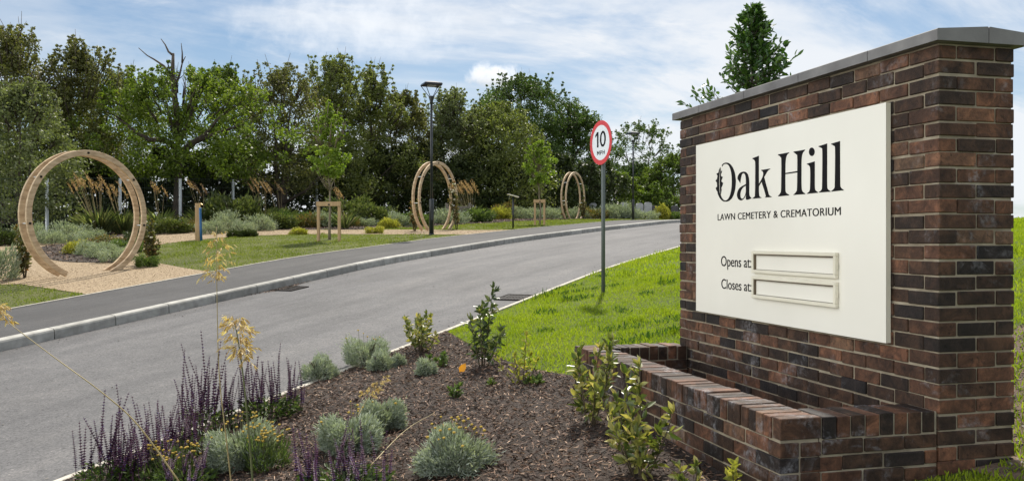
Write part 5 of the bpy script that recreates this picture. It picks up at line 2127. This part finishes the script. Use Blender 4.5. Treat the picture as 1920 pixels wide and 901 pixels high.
verge_ok = lambda s, n: no_bed(s, n) & not_under_wall(s, n)
tag(scatter_grass('verge_grass', (6.4, 13.5, -.5, 5.12), 115000, .050, .0055, MT['blade'], verge_ok, bias=1.0), 'lush bright green grass of the verge between road and brick wall', 'grass', kind='stuff')
tag(scatter_grass('far_verge_grass', (13.5, 27, 1.5, 5.12), 42000, .07, .011, MT['blade'], verge_ok), 'bright green verge grass along the far road edge', 'grass', kind='stuff')


def strip_ok(s, n):
    x, y = to_xy(s, n)
    t = x / np.maximum(y, .1)
    return (t > .40) & (t < .66) & not_under_wall(s, n) & (~(inpoly(s, n, BARE) & (rng.random(len(s)) < .5)))


tag(scatter_grass('field_grass', (3.8, 22, -3.2, .2), 120000, .06, .008, MT['blade'], strip_ok, bias=1.6), 'patchy green field grass beyond the right side of the wall', 'grass', kind='stuff')
tag(scatter_grass('far_field_grass', (22, 120, -14, 0), 260000, .09, .035, MT['blade'], strip_ok, bias=1.5), 'distant bright green field beyond the brick wall', 'grass', kind='stuff')
lawn_ok = lambda s, n: ~inpoly(s, n, GRAVEL) & ~inpoly(s, n, BACK_BED)
tag(scatter_grass('lawn_grass', (7.0, 24, 12.12, 18.4), 95000, .040, .011, MT['lawn_blade'], lawn_ok, tuft=.7), 'short worn grass of the lawn between footpath and gravel', 'grass', kind='stuff')
tag(scatter_grass('far_lawn_grass', (24, 44, 12.12, 17), 52000, .045, .016, MT['lawn_blade'], lawn_ok, tuft=.5), 'short lawn grass around the lectern and farther sapling', 'grass', kind='stuff')


def chips(name, area, count, mat, accept, Lr, Wr, lift, tilt=.45):
    s0, s1, n0, n1 = area
    s, n = rng.uniform(s0, s1, count), rng.uniform(n0, n1, count)
    ok = accept(s, n)
    s, n = s[ok], n[ok]
    m = len(s)
    x, y = to_xy(s, n)
    z = hz(s, n) + lift + rng.uniform(0, .016, m)
    a = rng.uniform(0, 6.28, m)
    D = np.stack([np.cos(a), np.sin(a), rng.normal(0, tilt * .6, m)], 1)
    Nn = np.stack([rng.normal(0, tilt, m), rng.normal(0, tilt, m), np.ones(m)], 1)
    L = rng.uniform(*Lr, m)
    V, Fq = leaf_arrays(np.stack([x, y, z], 1) - unit(D) * L[:, None] * .5, D, Nn, L, rng.uniform(*Wr, m), .12, .1)
    return link(name, np_mesh(name, V, Fq), mat)


bed_ok = lambda s, n: inpoly(s, n, BED) & not_under_wall(s, n)
tag(chips('bark_mulch', (1.2, 9.1, -.2, 5.13), 90000, MT['chip'], bed_ok, (.016, .060), (.004, .011), .02, .6), 'dark brown bark chip mulch covering the planting bed', 'mulch', kind='stuff')
tag(chips('road_litter', (10.9, 12.6, 9.45, 9.84), 1100, MT['chip'], lambda s, n: n > 9.84 - .22 * np.exp(-((s - 11.75) / .5) ** 2), (.02, .06), (.006, .014), .004, .3), 'brown leaf litter heaped on the drain by the far kerb', 'litter', kind='stuff')

gv = lambda s, n: inpoly(s, n, GRAVEL) & ~inpoly(s, n, ISLAND)
MT['pebble'] = leafmat('gravel_stone', [(0, (.11, .078, .044)), (.3, (.215, .158, .094)), (.7, (.33, .255, .155)), (1, (.47, .385, .25))], .02, .8, .2)
tag(chips('gravel_stones', (9.5, 25.5, 12.11, 21.8), 90000, MT['pebble'], gv, (.010, .022), (.008, .017), .004, .3), 'loose buff gravel on the garden path', 'gravel', kind='stuff')
bb = lambda s, n: inpoly(s, n, ISLAND) | (inpoly(s, n, BACK_BED) & (n < 24.5) & (s < 42))
tag(chips('border_mulch', (8, 42, 12.2, 24.5), 60000, MT['chip'], bb, (.03, .09), (.012, .03), .02, .6), 'dark bark mulch in the garden borders beyond the path', 'mulch', kind='stuff')

MT['straw'] = leafmat('dry_blade', [(0, (.16, .15, .05)), (.5, (.28, .25, .10)), (1, (.42, .36, .18))], .3)
def dry_ok(s, n):
    d = np.sin(s * 1.9 + 1.3 * np.sin(n * 1.4)) * np.sin(n * 2.2 + .7 * np.sin(s * 2.7))
    return verge_ok(s, n) & (d > .35)
tag(scatter_grass('dry_grass', (6.4, 22, -.3, 5.1), 16000, .045, .007, MT['straw'], dry_ok), 'dry straw-coloured patches in the verge grass', 'grass', kind='stuff')
MT['weed'] = leafmat('weed_leaf', [(0, (.03, .07, .012)), (.6, (.055, .115, .02)), (1, (.11, .17, .04))], .4)
def weed_ok(s, n):
    d = np.sin(s * 3.1 + 2 * np.sin(n * 2.6)) * np.sin(n * 3.7 + 2 * np.sin(s * 2.1))
    return verge_ok(s, n) & (d > .78) & (rng.random(len(s)) < .6)
tag(scatter_grass('clover', (6.4, 16, 0, 5.1), 60000, .075, .016, MT['weed'], weed_ok, tuft=.1), 'darker clumps of clover and coarse tufts in the verge', 'grass', kind='stuff')
MT['grit'] = leafmat('road_grit_stone', [(0, (.03, .025, .02)), (.6, (.09, .08, .07)), (1, (.30, .28, .25))], .02, .8, .2)
tag(chips('road_grit', (2, 34, 5.2, 9.84), 9000, MT['grit'], lambda s, n: (rng.random(len(s)) < np.exp(-(9.84 - n) / .16)) | (rng.random(len(s)) < np.exp(-(n - 5.2) / .12)) | (rng.random(len(s)) < .012), (.012, .035), (.008, .02), .002, .3), 'grit and crumbs gathered along the road edges', 'grit', kind='stuff')

tag(chips('soil_crumbs', (4.7, 8.8, -1.5, 0), 3500, MT['grit'], lambda s, n: inpoly(s, n, BARE) & not_under_wall(s, n), (.012, .03), (.01, .022), .006, .5), 'crumbs of bare brown soil beside the wall end', 'soil', kind='stuff')
